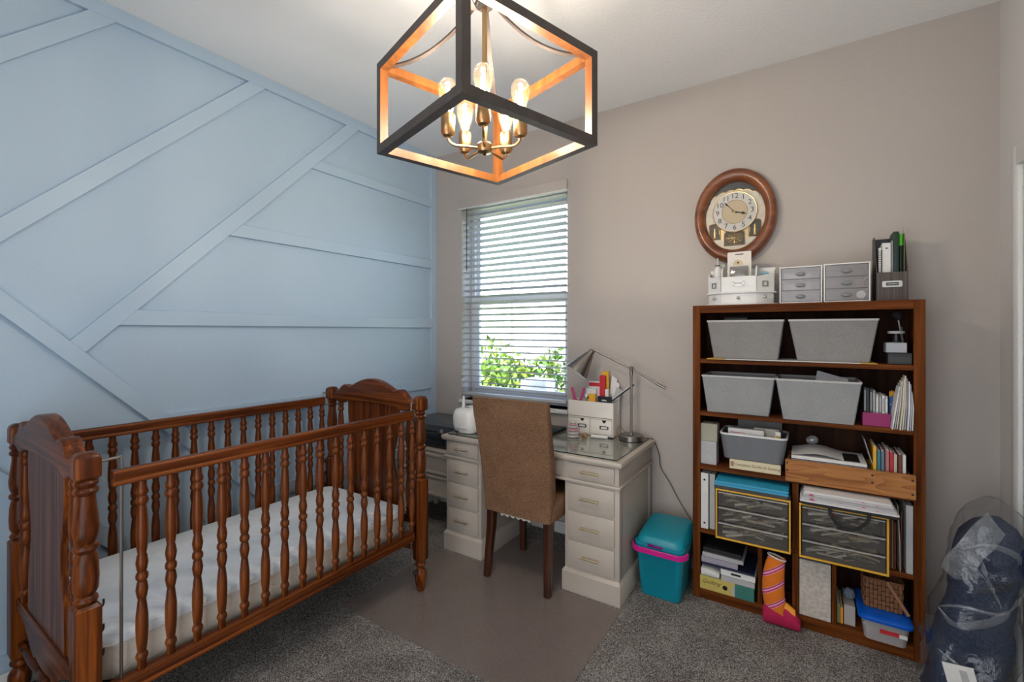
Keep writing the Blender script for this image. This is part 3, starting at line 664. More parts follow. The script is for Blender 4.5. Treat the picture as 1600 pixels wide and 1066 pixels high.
t = thing('navy_folder', 'dark navy folder leaning out of the right end of the organiser', 'folder', (-1.05, 2.78, ZO))
m = MB(); m.obox((-1.025, 2.778, .99), ((.62, 0, -.78), (0, 1, 0), (.78, 0, .62)), (.0035, .012, .155)); m.build('cover', NAVY, t, .001, 1)
m = MB(); m.obox((-1.0305, 2.778, .993), ((.62, 0, -.78), (0, 1, 0), (.78, 0, .62)), (.002, .010, .145)); m.build('pages', PAPER, t)

# ------------------------------------------------------------------ desk lamp
dl = thing('desk_lamp', 'brushed steel balance-arm desk lamp with a cone shade', 'desk lamp', (-.912, 2.755, ZD))
MB().lathe([(.072, 0), (.075, .002), (.075, .026), (.072, .03), (.012, .032), (.010, .04)], -.912, 2.755, 36, 0, ZD+.0005).build('base', STEEL, dl)
MB().lathe([(.0075, 0), (.0075, .41)], -.912, 2.755, 14, 0, ZD+.03).build('pole', STEEL, dl)
J = Vector((-.912, 2.755, 1.188)); A = Vector((-1.148, 2.735, 1.297)); Bp = Vector((-.705, 2.775, 1.075))
m = MB(); m.tube([A, J, Bp], .0058, 12); m.build('arm', STEEL, dl)
dv = (Bp-A).normalized(); m = MB(); m.tube([Bp-dv*.075, Bp-dv*.06, Bp-dv*.01, Bp], .0062, 12); m.tube([Bp-dv*.07, Bp-dv*.005], .0085, 12); m.build('counterweight', STEEL, dl)
m = MB(); m.lathe([(.012, -.014), (.014, -.01), (.014, .010), (.012, .014)], n=16); m.xf(Matrix.Translation(J) @ Matrix.Rotation(pi/2, 4, 'X')); m.lathe([(.011, -.04), (.011, -.01)], J.x, J.y, 12, 0, J.z); m.build('pivot_joint', STEEL, dl)
ax = Vector((-.095, -.075, -.16)).normalized(); S0 = A+Vector((-.012, -.008, -.008)); q = Vector((0, 0, 1)).rotation_difference(ax)
M = Matrix.Translation(S0) @ q.to_matrix().to_4x4()
m = MB(); m.lathe([(.012, -.012), (.016, -.008), (.02, .0), (.02, .018), (.024, .026)], n=24); m.xf(M); m.build('socket_cap', STEEL, dl)
sp = [(.026, .022), (.034, .045), (.062, .12), (.078, .165), (.079, .168), (.0765, .165), (.060, .12), (.032, .047), (.022, .028)]
m = MB(); m.loft([[(r*cos(2*pi*j/32), r*sin(2*pi*j/32), z) for j in range(32)] for r, z in sp], False, False); m.m = [0]*(32*4)+[1]*(32*4); m.xf(M); m.build('shade', [STEEL, PLAST_W], dl, 0, 2, 60)
m = MB(); m.lathe([(.0, .045), (.012, .05), (.015, .07), (.024, .10), (.022, .12), (.0, .132)], n=16); m.xf(M); m.build('bulb', plain('frosted_bulb', (.8, .8, .78), .3), dl)
m = MB(); m.tube(smoothpath([(-.845, 2.79, .757), (-.82, 2.84, .752), (-.800, 2.858, .735), (-.771, 2.862, .648), (-.763, 2.862, .578), (-.713, 2.862, .50), (-.656, 2.86, .401), (-.612, 2.858, .333), (-.575, 2.856, .27), (-.56, 2.855, .10), (-.555, 2.853, .008)], 6), .0028, 6); m.build('cord', plain('grey_cord', (.10, .085, .07), .5), dl)
m = MB(); m.tube(smoothpath([(-.965, 2.705, .7535), (-.985, 2.715, .757), (-.992, 2.726, .80), (-.985, 2.742, .825), (-.96, 2.76, .80), (-.955, 2.765, .783)], 6), .002, 6); m.build('switch_cord', clear('clear_cord', (.6, .5, .4), .2, .6, (.3, .2, .12)), dl)

# ------------------------------------------------------------------ teal storage bin
tb = thing('storage_bin', 'teal plastic storage bin with pink carry handle beside the bookcase', 'storage bin', (-.655, 2.58, 0))
bcx, bcy = -.658, 2.585
MB().loft([rrect(bcx, bcy, .20, .27, .03, .002, 5), rrect(bcx, bcy, .21, .28, .03, .012, 5), rrect(bcx, bcy, .245, .315, .035, .245, 5), rrect(bcx, bcy, .258, .328, .035, .250, 5), rrect(bcx, bcy, .258, .328, .035, .275, 5)]).build('tub', TEAL, tb, 0, 2, 50)
rg = [rrect(bcx, bcy, .262, .332, .035, .276, 5), rrect(bcx, bcy, .262, .332, .035, .292, 5), rrect(bcx, bcy, .245, .315, .04, .300, 5), rrect(bcx, bcy+.003, .228, .295, .045, .328, 5), rrect(bcx, bcy+.004, .20, .26, .05, .334, 5)]
rg = [[(x, y, z+(y-bcy)*.10*(i > 1)) for x, y, z in r] for i, r in enumerate(rg)]
MB().loft(rg).build('lid', TEAL, tb, 0, 2, 50)
pth = [p for p in rrect(bcx, bcy-.004, .285, .352, .05, .262, 6) if p[1] < bcy+.06]
hx = sorted([p for p in pth], key=lambda p: math.atan2(p[0]-bcx, -(p[1]-bcy-.3)))
m = MB(); hx = [(x, y, .258+(y-bcy+.17)*.10) for x, y, _ in hx]
rings = []
for i, p in enumerate(hx):
    p = Vector(p); t = (Vector(hx[min(i+1, len(hx)-1)])-Vector(hx[max(i-1, 0)])).normalized(); o = t.cross(Vector((0, 0, 1))).normalized()
    rings.append([p-o*.005-Vector((0, 0, .014)), p+o*.005-Vector((0, 0, .014)), p+o*.005+Vector((0, 0, .014)), p-o*.005+Vector((0, 0, .014))])
m.loft(rings); m.build('carry_handle', PINK, tb, .002, 1)
Bx(bcx-.055, bcx+.025, bcy-.172, bcy-.164, .277, .292).build('lid_latch', plain('purple_latch', (.16, .0, .16), .35), tb, .003)

# ------------------------------------------------------------------ bookcase
K0, K1, KY0, KY1, KZ = -.517, .421, 2.578, 2.862, 1.555
bc = thing('bookcase', 'tall dark walnut-stained bookcase crammed with craft supplies', 'bookcase', ((K0+K1)/2, 2.72, 0))
Bx(K0, K0+.02, KY0+.018, KY1, 0, 1.517).build('side_panel', BCW['z'], bc, .001, 1)
Bx(K1-.02, K1, KY0+.018, KY1, 0, 1.517).build('side_panel', BCW['z'], bc, .001, 1)
Bx(K0, K0+.037, KY0, KY0+.018, 0, KZ).build('stile', BCW['z'], bc, .0015, 1)
Bx(K1-.038, K1, KY0, KY0+.018, 0, KZ).build('stile', BCW['z'], bc, .0015, 1)
Bx(K0+.037, K1-.038, KY0, KY0+.018, 1.515, KZ).build('top_rail', BCW['x'], bc, .0015, 1)
Bx(K0, K1, KY0+.018, KY1, 1.517, KZ).build('top_panel', BCW['x'], bc, .0015, 1)
Bx(K0+.02, K1-.02, KY1-.008, KY1-.001, .06, 1.517).build('back_panel', wood('bookcase_back', (.014, .005, .002), (.03, .010, .004), (.045, .016, .006), 'z', .6, 0, 20, spec=.1), bc)
ZS = {1: 1.272, 2: .993, 3: .712, 4: .370, 5: .060}
for i in (1, 2, 3, 4): Bx(K0+.037, K1-.038, KY0+.002, KY1-.009, ZS[i]-(.022 if i != 3 else .026), ZS[i]).build('shelf', BCW['x'], bc, .001, 1)
for i in (1, 2, 3, 4):
    for a, b in ((K0+.02, K0+.037), (K1-.038, K1-.02)): Bx(a, b, KY0+.0185, KY1-.009, ZS[i]-.02, ZS[i]).build('shelf_end', BCW['x'], bc)
Bx(K0+.02, K1-.02, KY0+.0185, KY1-.009, .04, ZS[5]).build('bottom_shelf', BCW['x'], bc)
Bx(K0+.037, K1-.038, KY0+.003, KY0+.018, .0, ZS[5]).build('toe_rail', BCW['x'], bc, .001, 1)
for x0, x1, z0, z1 in ((-.062, -.036, .060, .348), (-.062, -.036, .370, .686), (-.209, -.190, .060, .348), (.095, .112, .060, .348)):
    Bx(x0, x1, KY0+.004, KY1-.009, z0, z1).build('divider', BCW['z'], bc, .001, 1)

# ---- grey linen bins
def fabric_bin(label, x0t, x1t, x0b, x1b, y0, y1, z0, z1, fm, group, name='fabric_bin', rim=BINR, rad=.008, inset=.02):
    t = thing(name, label, 'storage bin', ((x0b+x1b)/2, (y0+y1)/2, z0), group); yc = (y0+y1)/2; D = y1-y0
    def R(x0, x1, d, z): return rrect((x0+x1)/2, yc, x1-x0, d, rad, z, 3)
    MB().loft([R(x0b, x1b, D-2*inset, z0+.0005), R(x0t, x1t, D, z1), R(x0t+.005, x1t-.005, D-.01, z1), R(x0b+.006, x1b-.006, D-2*inset-.01, z0+.006)]).build('body', fm, t, 0, 2, 40)
    h = .008; MB().loft([R(x0t-.0015, x1t+.0015, D+.003, z1-h), R(x0t-.002, x1t+.002, D+.004, z1+.001), R(x0t+.006, x1t-.006, D-.012, z1+.001), R(x0t+.006, x1t-.006, D-.012, z1-h)], False, False).build('rim', rim, t, 0, 2, 40)
    return t
G = 'grey linen bins in the bookcase'
fabric_bin('grey linen bin at the left of the top shelf', -.447, -.097, -.418, -.124, 2.585, 2.835, ZS[1]+.004, 1.475, BINF, G)
fabric_bin('grey linen bin at the right of the top shelf', -.078, .267, -.042, .237, 2.585, 2.835, ZS[1]+.004, 1.475, BINF, G)
fabric_bin('grey linen bin at the left of the second shelf', -.472, -.135, -.448, -.162, 2.578, 2.83, ZS[2], 1.187, BINF2, G)
fabric_bin('grey linen bin in the middle of the second shelf', -.130, .204, -.100, .178, 2.55, 2.81, ZS[2], 1.189, BINF2, G)
ys = thing('yellow_ruler_sheet', 'thin yellow and white sheet under the two top shelf bins', 'sheet', (-.09, 2.7, ZS[1]))
Bx(-.36, .20, 2.566, 2.82, ZS[1]+.0004, ZS[1]+.0034).build('white_middle', PAPER, ys)
Bx(-.445, -.361, 2.566, 2.82, ZS[1]+.0004, ZS[1]+.0034).build('yellow_end', YELLOW, ys); Bx(.201, .26, 2.566, 2.82, ZS[1]+.0004, ZS[1]+.0034).build('yellow_end', YELLOW, ys)
t = thing('grey_file_sheet', 'grey card sticking up out of the second shelf middle bin', 'card', (.1, 2.68, 1.0))
m = MB(); m.prism([(.0, 1.0), (.16, 1.0), (.16, 1.193), (.04, 1.228)], 'xz', 2.66, 2.664); m.build('card', PAPERG, t)
# small things at the right end of the top shelf
t = carton('dark_gadget_box', 'small black box at the right end of the top shelf', 'box', .298, .381, 2.60, 2.70, ZS[1], 1.322, BLACK, CHAR, (.2, .7))
t = carton('pale_grey_box', 'small pale grey box stacked on a black one on the top shelf', 'box', .294, .365, 2.61, 2.70, 1.3235, 1.367, plain('pale_grey_card', (.40, .42, .46), .6), None, None)
t = thing('thread_stand', 'black spool stand with a pale disc top on the top shelf', 'stand', (.335, 2.665, 1.369))
MB().lathe([(.022, 0), (.022, .004), (.012, .007), (.012, .038)], .335, 2.665, 18, 0, 1.3695).build('stem', BLACK, t)
MB().lathe([(.030, 0), (.031, .002), (.031, .010), (.029, .012)], .335, 2.665, 22, 0, 1.408).build('disc', PAPERG, t)
t = thing('craft_brush', 'thin brush with black fan head leaning at the top shelf corner', 'brush', (.37, 2.74, ZS[1]))
MB().tube([(.379, 2.735, ZS[1]+.001), (.352, 2.735, 1.47)], .003, 6).build('handle', plain('pale_wood_stick', (.55, .52, .48), .5), t)
MB().prism([(.352, 1.468), (.344, 1.478), (.328, 1.492), (.333, 1.503), (.352, 1.508), (.362, 1.488), (.357, 1.472)], 'xz', 2.732, 2.738).build('fan_head', BLACKCL, t)
t = thing('knitting_needle', 'thin grey needle leaning beside the brush on the top shelf', 'needle', (.38, 2.755, ZS[1]))
MB().tube([(.380, 2.755, ZS[1]+.001), (.366, 2.755, 1.43)], .0025, 6).build('shaft', PAPERG, t); MB().lathe([(.001, 0), (.005, .003), (.005, .008), (.001, .012)], .366, 2.755, 10, 0, 1.428).build('end_cap', GREY, t)
t = carton('black_photo_box', 'low black box behind the left top shelf bin', 'box', -.40, -.28, 2.838, 2.850, ZS[1], 1.50, CHAR, PAPERG, (.93, .96))

# ---- second shelf: disc cases, magenta tray, pencils, papers
cg = 'slim disc cases in the magenta tray'
mg = thing('magenta_tray', 'magenta cardboard tray holding slim cases on the second shelf', 'tray', (.26, 2.68, ZS[2]))
MAG = plain('magenta_card', (.30, .006, .12), .45)
for a in ((.209, .307, 2.590, 2.593, .994, 1.053), (.209, .307, 2.594, 2.77, .9935, .9965), (.209, .212, 2.594, 2.77, .997, 1.05), (.304, .307, 2.594, 2.77, .997, 1.05)): Bx(*a).build('card_panel', MAG, mg)
labs = ['first slim dark case from the left in the magenta tray', 'second slim dark case in the magenta tray', 'third slim dark case in the magenta tray', 'fourth dark case with pale spine in the magenta tray', 'fifth silver case in the magenta tray', 'sixth silver case in the magenta tray', 'seventh white-spined case in the magenta tray', 'last grey case at the right of the magenta tray']
for i in range(8):
    x = .214+i*.0108; hgt = 1.165-.004*i if i < 4 else 1.150-.003*i
    t = thing('disc_case', labs[i], 'disc case', (x+.005, 2.67, .997), cg)
    Bx(x, x+.0092, 2.60+.004*(i % 2), 2.735, .9972, hgt).build('case', [CHAR, BLACK, CHAR, GREY, PAPERG, GREY, PAPER, PAPERG][i], t, .0008, 1)
    Bx(x+.0015, x+.0077, 2.5988+.004*(i % 2), 2.6001+.004*(i % 2), 1.06, hgt-.012).build('spine_insert', [GREY, CHAR, GREY, PAPERG, PAPER, PAPERG, PAPERG, PAPER][i], t)
pb = thing('pencil_box', 'blue carton of yellow pencils on the second shelf', 'pencil box', (.328, 2.70, ZS[2]))
MB().prism([(.31, ZS[2]+.0005), (.347, ZS[2]+.0005), (.347, 1.135), (.31, 1.118)], 'xz', 2.66, 2.685).build('carton', BLUEC, pb, .001, 1)
Bx(.313, .338, 2.6591, 2.6601, 1.085, 1.09).build('printed_line', PAPER, pb)
pc = None
for i in range(5):
    x = .3145+i*.0065
    if pc is None: pc = MB().lathe([(.003, 0), (.003, .02), (.0008, .028)], x, 2.672, 6, 0, 1.12).build('pencil', YELLOW, pb)
    else: inst(pc, (x, 2.672, 1.12+.004*(i % 2)), pb)
for i in range(9):
    x = .306+i*.0085; le = ['white', 'pale grey', 'white', 'cream', 'white', 'pale grey', 'white', 'lilac', 'white'][i]
    nm = ['first', 'second', 'third', 'fourth', 'fifth', 'sixth', 'seventh', 'eighth', 'last'][i]
    t = thing('paper_pamphlet', f'{nm} {le} pamphlet from the left in the leaning stack at the second shelf edge', 'pamphlet', (x, 2.62, ZS[2]), 'pamphlets leaning on the second shelf')
    dx = .028*(1-i/9); zt = 1.225-.012*abs(i-4)-.02*(i == 8); y0 = 2.545+.008*(i % 3); m = MB()
    m.loft([[(x, y0, ZS[2]+.0008), (x+.004, y0, ZS[2]+.0008), (x+.004, 2.65, ZS[2]+.0008), (x, 2.65, ZS[2]+.0008)],
            [(x+dx*.4, y0-.004, 1.09), (x+dx*.4+.005, y0-.004, 1.09), (x+dx*.4+.005, 2.65, 1.09), (x+dx*.4, 2.65, 1.09)],
            [(x+dx, y0+.03, zt), (x+dx+.003, y0+.03, zt), (x+dx+.003, 2.65, zt), (x+dx, 2.65, zt)]]); m.build('pages', [PAPER, PAPERG, PAPER, CREAMP if i == 3 else PAPER, PAPER, PAPERG, PAPER, plain('lilac_paper', (.50, .49, .62), .7), PAPER][i], t)

# ---- third shelf
carton('small_cream_box', 'small greenish beige box on a white one at the left of the third shelf', 'box', -.482, -.400, 2.60, 2.68, .8345, .925, plain('sage_beige_card', (.38, .37, .29), .7), None, None)
carton('small_white_box', 'small white box at the bottom left of the third shelf', 'box', -.482, -.403, 2.595, 2.68, ZS[3], .833, PAPERG, None, None)
bk = thing('sewing_guide_book', 'thick cream book lying flat under the grey plastic bin', 'book', (-.225, 2.67, ZS[3]))
Bx(-.338, -.110, 2.585, 2.78, ZS[3]+.0005, ZS[3]+.003).build('back_cover', CREAMP, bk); Bx(-.338, -.110, 2.585, 2.78, ZS[3]+.046, ZS[3]+.0485).build('front_cover', CREAMP, bk)
Bx(-.338, -.110, 2.583, 2.588, ZS[3]+.0005, ZS[3]+.0485).build('spine', CREAMP, bk, .001, 1); Bx(-.334, -.114, 2.589, 2.775, ZS[3]+.003, ZS[3]+.046).build('pages', PAPER, bk)
BKT = plain('brown_ink', (.20, .09, .05), .7)
MB().text('Complete Guide to Sewing', .0185, (-.215, 2.5826, ZS[3]+.025), ext=.0003).build('spine_title', BKT, bk)
Bx(-.333, -.318, 2.5823, 2.5832, ZS[3]+.012, ZS[3]+.038).build('spine_emblem', plain('tan_emblem', (.34, .22, .14), .7), bk)
fabric_bin('dark grey plastic bin with white rim on the cream book', -.385, -.082, -.368, -.100, 2.575, 2.80, ZS[3]+.0495, .893, plain('slate_plastic', (.16, .165, .18), .5), None, 'plastic_bin', PLAST_W, .03, .012)
t = carton('long_white_carton', 'long white carton with red script in the grey plastic bin', 'carton', -.350, -.185, 2.62, 2.65, .80, .912, PAPER, None, None)
scribble(-.34, -.27, 2.6196, .893, .004, .0012, 8).build('print', plain('rose_ink', (.6, .12, .15), .6), t)
carton('cream_envelope_box', 'cream envelope box at the back of the grey plastic bin', 'box', -.235, -.120, 2.66, 2.70, .80, .918, plain('ivory_card', (.60, .56, .50), .7), None, None)
carton('dark_album', 'dark grey album standing at the back of the grey plastic bin', 'album', -.315, -.110, 2.72, 2.745, .80, .945, plain('album_grey', (.13, .13, .125), .7), None, None)
carton('yellow_tag_packet', 'small packet with a yellow label in the grey plastic bin', 'packet', -.135, -.112, 2.615, 2.64, .80, .915, PAPER, YELLOW, (.55, .85))
t = thing('thread_spool', 'grey thread spool lying in the grey plastic bin', 'spool', (-.33, 2.70, .80)); MB().lathe([(.018, 0), (.018, .004), (.013, .006), (.013, .10), (.018, .102), (.018, .108)], -.335, 2.70, 16, 0, .80).build('spool', PAPERG, t); MB().lathe([(.0145, .007), (.0155, .02), (.0155, .085), (.0145, .099)], -.335, 2.70, 16, 0, .80).build('thread', GREY, t)
# pine drawer box
pd = thing('pine_drawer_box', 'open pine wood box with nailed front on the third shelf', 'wooden box', (.15, 2.68, ZS[3]))
Bx(-.090, .387, 2.553, 2.575, .700, .803).build('front_board', PINE, pd, .0015, 1)
Bx(-.084, -.072, 2.5755, 2.80, ZS[3]+.0005, .795).build('side_board', PINE, pd); Bx(.365, .377, 2.5755, 2.80, ZS[3]+.0005, .795).build('side_board', PINE, pd)
Bx(-.072, .365, 2.5755, 2.80, ZS[3]+.0005, ZS[3]+.008).build('bottom_board', PINE, pd); Bx(-.072, .365, 2.79, 2.80, ZS[3]+.008, .795).build('back_board', PINE, pd)
nl = None
for x, z in ((-.082, .787), (-.082, .752), (.240, .782), (.240, .750), (.375, .782), (.375, .722)):
    if nl is None:
        m = MB(); m.lathe([(.0045, 0), (.0045, .001), (.002, .002)], n=10); m.xf(Matrix.Translation((x, 2.5532, z)) @ Matrix.Rotation(pi/2, 4, 'X')); nl = m.build('nail_hole', BLACKM, pd); n0 = WORLD[nl]-Vector((x, 0, z))
    else: inst(nl, (x+n0.x, WORLD[nl].y, z+n0.z), pd)
t = thing('magazine', 'open white magazine with a black picture lying in the pine box', 'magazine', (.09, 2.68, .73))
Bx(-.066, .225, 2.58, 2.785, ZS[3]+.0085, .822).build('page_block', PAPER, t, .003, 1)
Bx(-.067, .232, 2.577, 2.787, .8045, .8075).build('dark_sheet', CHAR, t)
m = MB(); a = []; b = []
for k in range(13):
    u = k/12; a.append((-.066+.288*u, 2.578, .8225+.016*sin(pi*min(1, u*1.35))**1.5*(u < .74)+.001)); b.append((-.066+.288*u, 2.785, .8225+.020*sin(pi*min(1, u*1.35))**1.5*(u < .74)+.001))
m.loft([a, b], False, False, closed=False); m.build('curled_page', PAPER, t)
Bx(.110, .20, 2.583, 2.74, .8238, .8246).build('black_picture', BLACK, t)
t = thing('crumpled_tissue', 'small crumpled clear plastic wrap on the magazine', 'plastic wrap', (.03, 2.76, .83)); m = MB(); rg = []
for i in range(7):
    ph = pi*i/6; rg.append([(.02+.028*sin(ph)*cos(a)*(1+.35*noise.noise(Vector((cos(a)*2, i, 1)))), 2.765+.022*sin(ph)*sin(a), .868-.022*cos(ph)+.006*noise.noise(Vector((a, i*.7, 3)))) for a in [2*pi*j/10 for j in range(10)]])
m.loft(rg); m.build('wrap', clear('crumple_plastic', (.9, .9, .92), .35, .35, (.55, .55, .58), .15), t)
for i, (c, h, lab) in enumerate(((YELLOW, .905, 'yellow'), (plain('teal_card', (.05, .2, .26), .6), .885, 'blue-green'), (plain('slate_card', (.13, .22, .3), .6), .885, 'slate blue'), (plain('rose_card', (.45, .18, .18), .6), .895, 'rose'), (RED, .885, 'red'), (plain('ivory2', (.62, .55, .45), .7), .875, 'ivory'), (BROWNC, .88, 'brown'), (PAPER, .878, 'white'))):
    x = .246+i*.0145
    t = thing('pattern_envelope', f'{lab} pattern envelope standing in the pine box', 'envelope', (x+.005, 2.65, .73), 'pattern envelopes in the pine box')
    Bx(x, x+.0115, 2.585+.006*(i % 3), 2.75, ZS[3]+.0085, h).build('envelope', c, t, .001, 1); Bx(x+.002, x+.0095, 2.588+.006*(i % 3), 2.746, h, h+.0015).build('paper_edge', PAPER, t)
t = thing('leaning_card', 'thin grey card leaning left against the yellow pattern envelope', 'card', (.24, 2.66, .81)); m = MB(); m.obox((.2325, 2.66, .868), ((.965, 0, .26), (0, 1, 0), (-.26, 0, .965)), (.001, .06, .062)); m.build('card', PAPERG, t)

# ---- fourth row: binders, tool organisers, papers
def binder(label, x0, x1, z0, z1, mt, y0=2.590, name='ring_binder', hole=True):
    t = thing(name, label, 'binder', ((x0+x1)/2, 2.7, z0)); Bx(x0, x0+.003, y0, 2.80, z0+.0005, z1).build('cover', mt, t); Bx(x1-.003, x1, y0, 2.80, z0+.0005, z1).build('cover', mt, t)
    Bx(x0, x1, y0-.003, y0, z0+.0005, z1).build('spine', mt, t, .001, 1); Bx(x0+.004, x1-.004, y0+.004, 2.79, z0+.004, z1-.006).build('pages', PAPER, t)
    if hole:
        for z in (z0+.03, z1-.035):
            m = MB(); m.lathe([(.0055, 0), (.0055, .0008), (.003, .001)], n=12); m.xf(Matrix.Translation(((x0+x1)/2, y0-.0028, z)) @ Matrix.Rotation(pi/2, 4, 'X')); m.build('finger_hole', BLACKM, t)
    return t
binder('white ring binder at the far left beside the yellow-framed organiser', -.478, -.441, ZS[4], .664, PAPER)
binder('narrow pale grey binder between the white binder and organiser', -.436, -.410, ZS[4], .662, PAPERG, 2.60, 'slim_binder', False)
FRG = clear('smoky_drawer_plastic', (.92, .91, .89), .14, .09, (.40, .38, .36), .1, bump=.06, bscale=30)
NOT = [plain('notion_%d' % i, c, .5, mtl) for i, (c, mtl) in enumerate((((.42, .40, .36), 0), ((.24, .20, .16), 0), ((.62, .60, .56), .2), ((.10, .11, .09), 0), ((.40, .34, .22), .3)))]
def organiser(label, x0, x1, hue):
    y0, y1, z0, z1 = 2.500, 2.80, ZS[4]+.0005, .621; t = thing('drawer_organiser', label, 'organiser', ((x0+x1)/2, 2.65, ZS[4]), 'yellow-framed clear drawer organisers'); w = .0075
    m = MB(); m.box(x0+.002, x0+.008, y0+.012, y1, z0+.002, z1-.002); m.box(x1-.008, x1-.002, y0+.012, y1, z0+.002, z1-.002); m.box(x0+.008, x1-.008, y0+.012, y1, z0+.002, z0+.008); m.box(x0+.008, x1-.008, y0+.012, y1, z1-.008, z1-.002); m.box(x0+.008, x1-.008, y1-.005, y1, z0+.008, z1-.008)
    m.build('cabinet_shell', plain('smoky_shell', (.16, .145, .135), .4), t)
    Bx(x0, x1, y0, y0+.011, z1-w, z1).build('yellow_frame_bar', YELLOW, t, .0015, 1); Bx(x0, x1, y0, y0+.011, z0, z0+w).build('yellow_frame_bar', YELLOW, t, .0015, 1)
    Bx(x0, x0+w, y0, y0+.011, z0+w, z1-w).build('yellow_frame_bar', YELLOW, t, .0015, 1); Bx(x1-w, x1, y0, y0+.011, z0+w, z1-w).build('yellow_frame_bar', YELLOW, t, .0015, 1)
    hh = (z1-z0-2*w-.016)/3
    for k in range(3):
        a = z0+w+.004+k*(hh+.004); m = MB()
        m.box(x0+.012, x1-.012, y0+.010, y0+.0125, a, a+hh); m.box(x0+.012, x1-.012, y0+.0125, y1-.03, a, a+.0025); m.box(x0+.012, x0+.0145, y0+.0125, y1-.03, a+.0025, a+hh*.8); m.box(x1-.0145, x1-.012, y0+.0125, y1-.03, a+.0025, a+hh*.8)
        d = m.build('drawer', FRG, t)
        Bx(x0+.012, x1-.012, y0+.001, y0+.0099, a+hh-.009, a+hh-.004).build('drawer_lip', plain('frosted_lip', (.42, .40, .38), .3), d, .001, 1)
        c = MB(); rr = random.Random(k*7+hue)
        for i in range(34):
            L = rr.uniform(.015, .06); xx = rr.uniform(x0+.02+L, x1-.02-L); yy = rr.uniform(y0+.03, y0+.12); zz = a+.006+rr.uniform(0, hh*.55); an = rr.uniform(-.35, .35)
            c.obox((xx, yy, zz), ((cos(an), .2, sin(an)), (-.2, 1, 0), (-sin(an), 0, cos(an))), (L, rr.uniform(.002, .008), rr.uniform(.001, .006)), rr.randrange(5))
        stuff(c.build('small_notions', NOT, d))
    return t
organiser('yellow-framed clear drawer organiser on the left of the fourth shelf', -.392, -.066, 1)
o2 = organiser('yellow-framed clear drawer organiser on the right, under a black strap', -.033, .292, 5)
Bx(.09, .102, 2.5195, 2.524, .56, .60).build('red_clip', RED, o2)
fd = 'blue folders on the left drawer organiser'
z = .6225
for i, (c, lab, h) in enumerate(((CHAR, 'thick black folder under the blue folders on the left organiser', .016), (SKYB, 'lower bright blue folder on the left organiser', .008), (plain('mid_blue_folder', (.02, .26, .46), .4), 'middle deep blue folder on the left organiser', .007), (SKYB, 'top bright blue folder on the left organiser', .008))):
    t = thing('plastic_folder', lab, 'folder', (-.235, 2.66, z), fd); dx = .004*(i % 2)
    Bx(-.398+dx, -.075+dx-.004, 2.505, 2.79, z+.0004, z+h*.35).build('cover', c, t); Bx(-.398+dx, -.075+dx-.004, 2.505, 2.79, z+h*.68, z+h).build('cover', c, t)
    Bx(-.394+dx, -.083+dx, 2.509, 2.785, z+h*.35, z+h*.68).build('pages', PAPERG if i else CHAR, t); Bx(-.398+dx, -.079+dx, 2.5035, 2.506, z+.0004, z+h).build('spine', c, t); z += h
tt = thing('tote_bag', 'flat black tote bag on the right organiser with its strap hanging down', 'bag', (.13, 2.65, .6215))
MB().loft([rrect(.145, 2.645, .34, .31, .02, .6216, 3), rrect(.15, 2.64, .36, .325, .03, .627, 3), rrect(.15, 2.64, .35, .31, .03, .634, 3)]).build('body', BLACKCL, tt)
m = MB(); pts = smoothpath([(.085, 2.4835, .631), (.083, 2.474, .622), (.088, 2.466, .60), (.112, 2.465, .565), (.145, 2.465, .553), (.18, 2.465, .562), (.215, 2.466, .60), (.222, 2.474, .622), (.22, 2.4835, .631)], 5)
rg = []
for i, p in enumerate(pts):
    tv = (pts[min(i+1, len(pts)-1)]-pts[max(i-1, 0)]).normalized(); o = Vector((0, 1, 0)).cross(tv).normalized() if i not in (0, len(pts)-1) else Vector((1, 0, 0))
    rg.append([p-o*.007-Vector((0, .001, 0)), p+o*.007-Vector((0, .001, 0)), p+o*.007+Vector((0, .001, 0)), p-o*.007+Vector((0, .001, 0))])
m.loft(rg); m.build('strap', BLACKCL, tt)
# floral fabric papers
def floral():
    m, n, l, p = _nt('floral_print'); v = _coord(n, l, (28,)*3); a = n.new('ShaderNodeTexVoronoi'); a.inputs['Scale'].default_value = 1; l.new(v, a.inputs['Vector'])
    c = _ramp(n, l, a.outputs['Distance'], [(.0, (.45, .03, .12)), (.28, (.60, .18, .28)), (.36, (.60, .58, .58))]); l.new(c, p.inputs['Base Color']); p.inputs['Roughness'].default_value = .8; return m
FLO = floral(); z = .6345
for i, (c, lab) in enumerate(((PAPER, 'lowest white sheet pack on the black tote bag'), (FLO, 'pink floral paper pad on the black tote bag'), (PAPERG, 'grey paper pad above the floral pad on the black tote bag'), (FLO, 'upper floral paper pad on the black tote bag'), (PAPER, 'top white paper pad on the black tote bag'))):
    t = thing('paper_pad', lab, 'paper pad', (.15, 2.65, z), 'paper pads on the black tote bag'); h = (.007, .011, .008, .010, .009)[i]; x0, x1 = -.03+.004*i, .325-.006*i
    m = MB(); m.loft([rrect((x0+x1)/2, 2.64+.004*(i % 2), x1-x0, .30, .004, z+.0004, 2), rrect((x0+x1)/2, 2.64+.004*(i % 2), x1-x0, .30, .004, z+h, 2)]); m.build('sheets', c, t)
    m = MB(); m.loft([rrect((x0+x1)/2, 2.64+.004*(i % 2), x1-x0-.004, .296, .004, z+h, 2), rrect((x0+x1)/2, 2.64+.004*(i % 2), x1-x0-.004, .296, .004, z+h+.0006, 2)]); m.build('top_sheet', c, t); z += h+.001
binder('white binder standing at the far right of the fourth shelf', .358, .381, ZS[4], .665, PAPERG, 2.585, 'ring_binder', False)
t = thing('brown_folder', 'brown accordion folder right of the yellow-framed organiser', 'folder', (.31, 2.68, ZS[4]))
fo_ = None
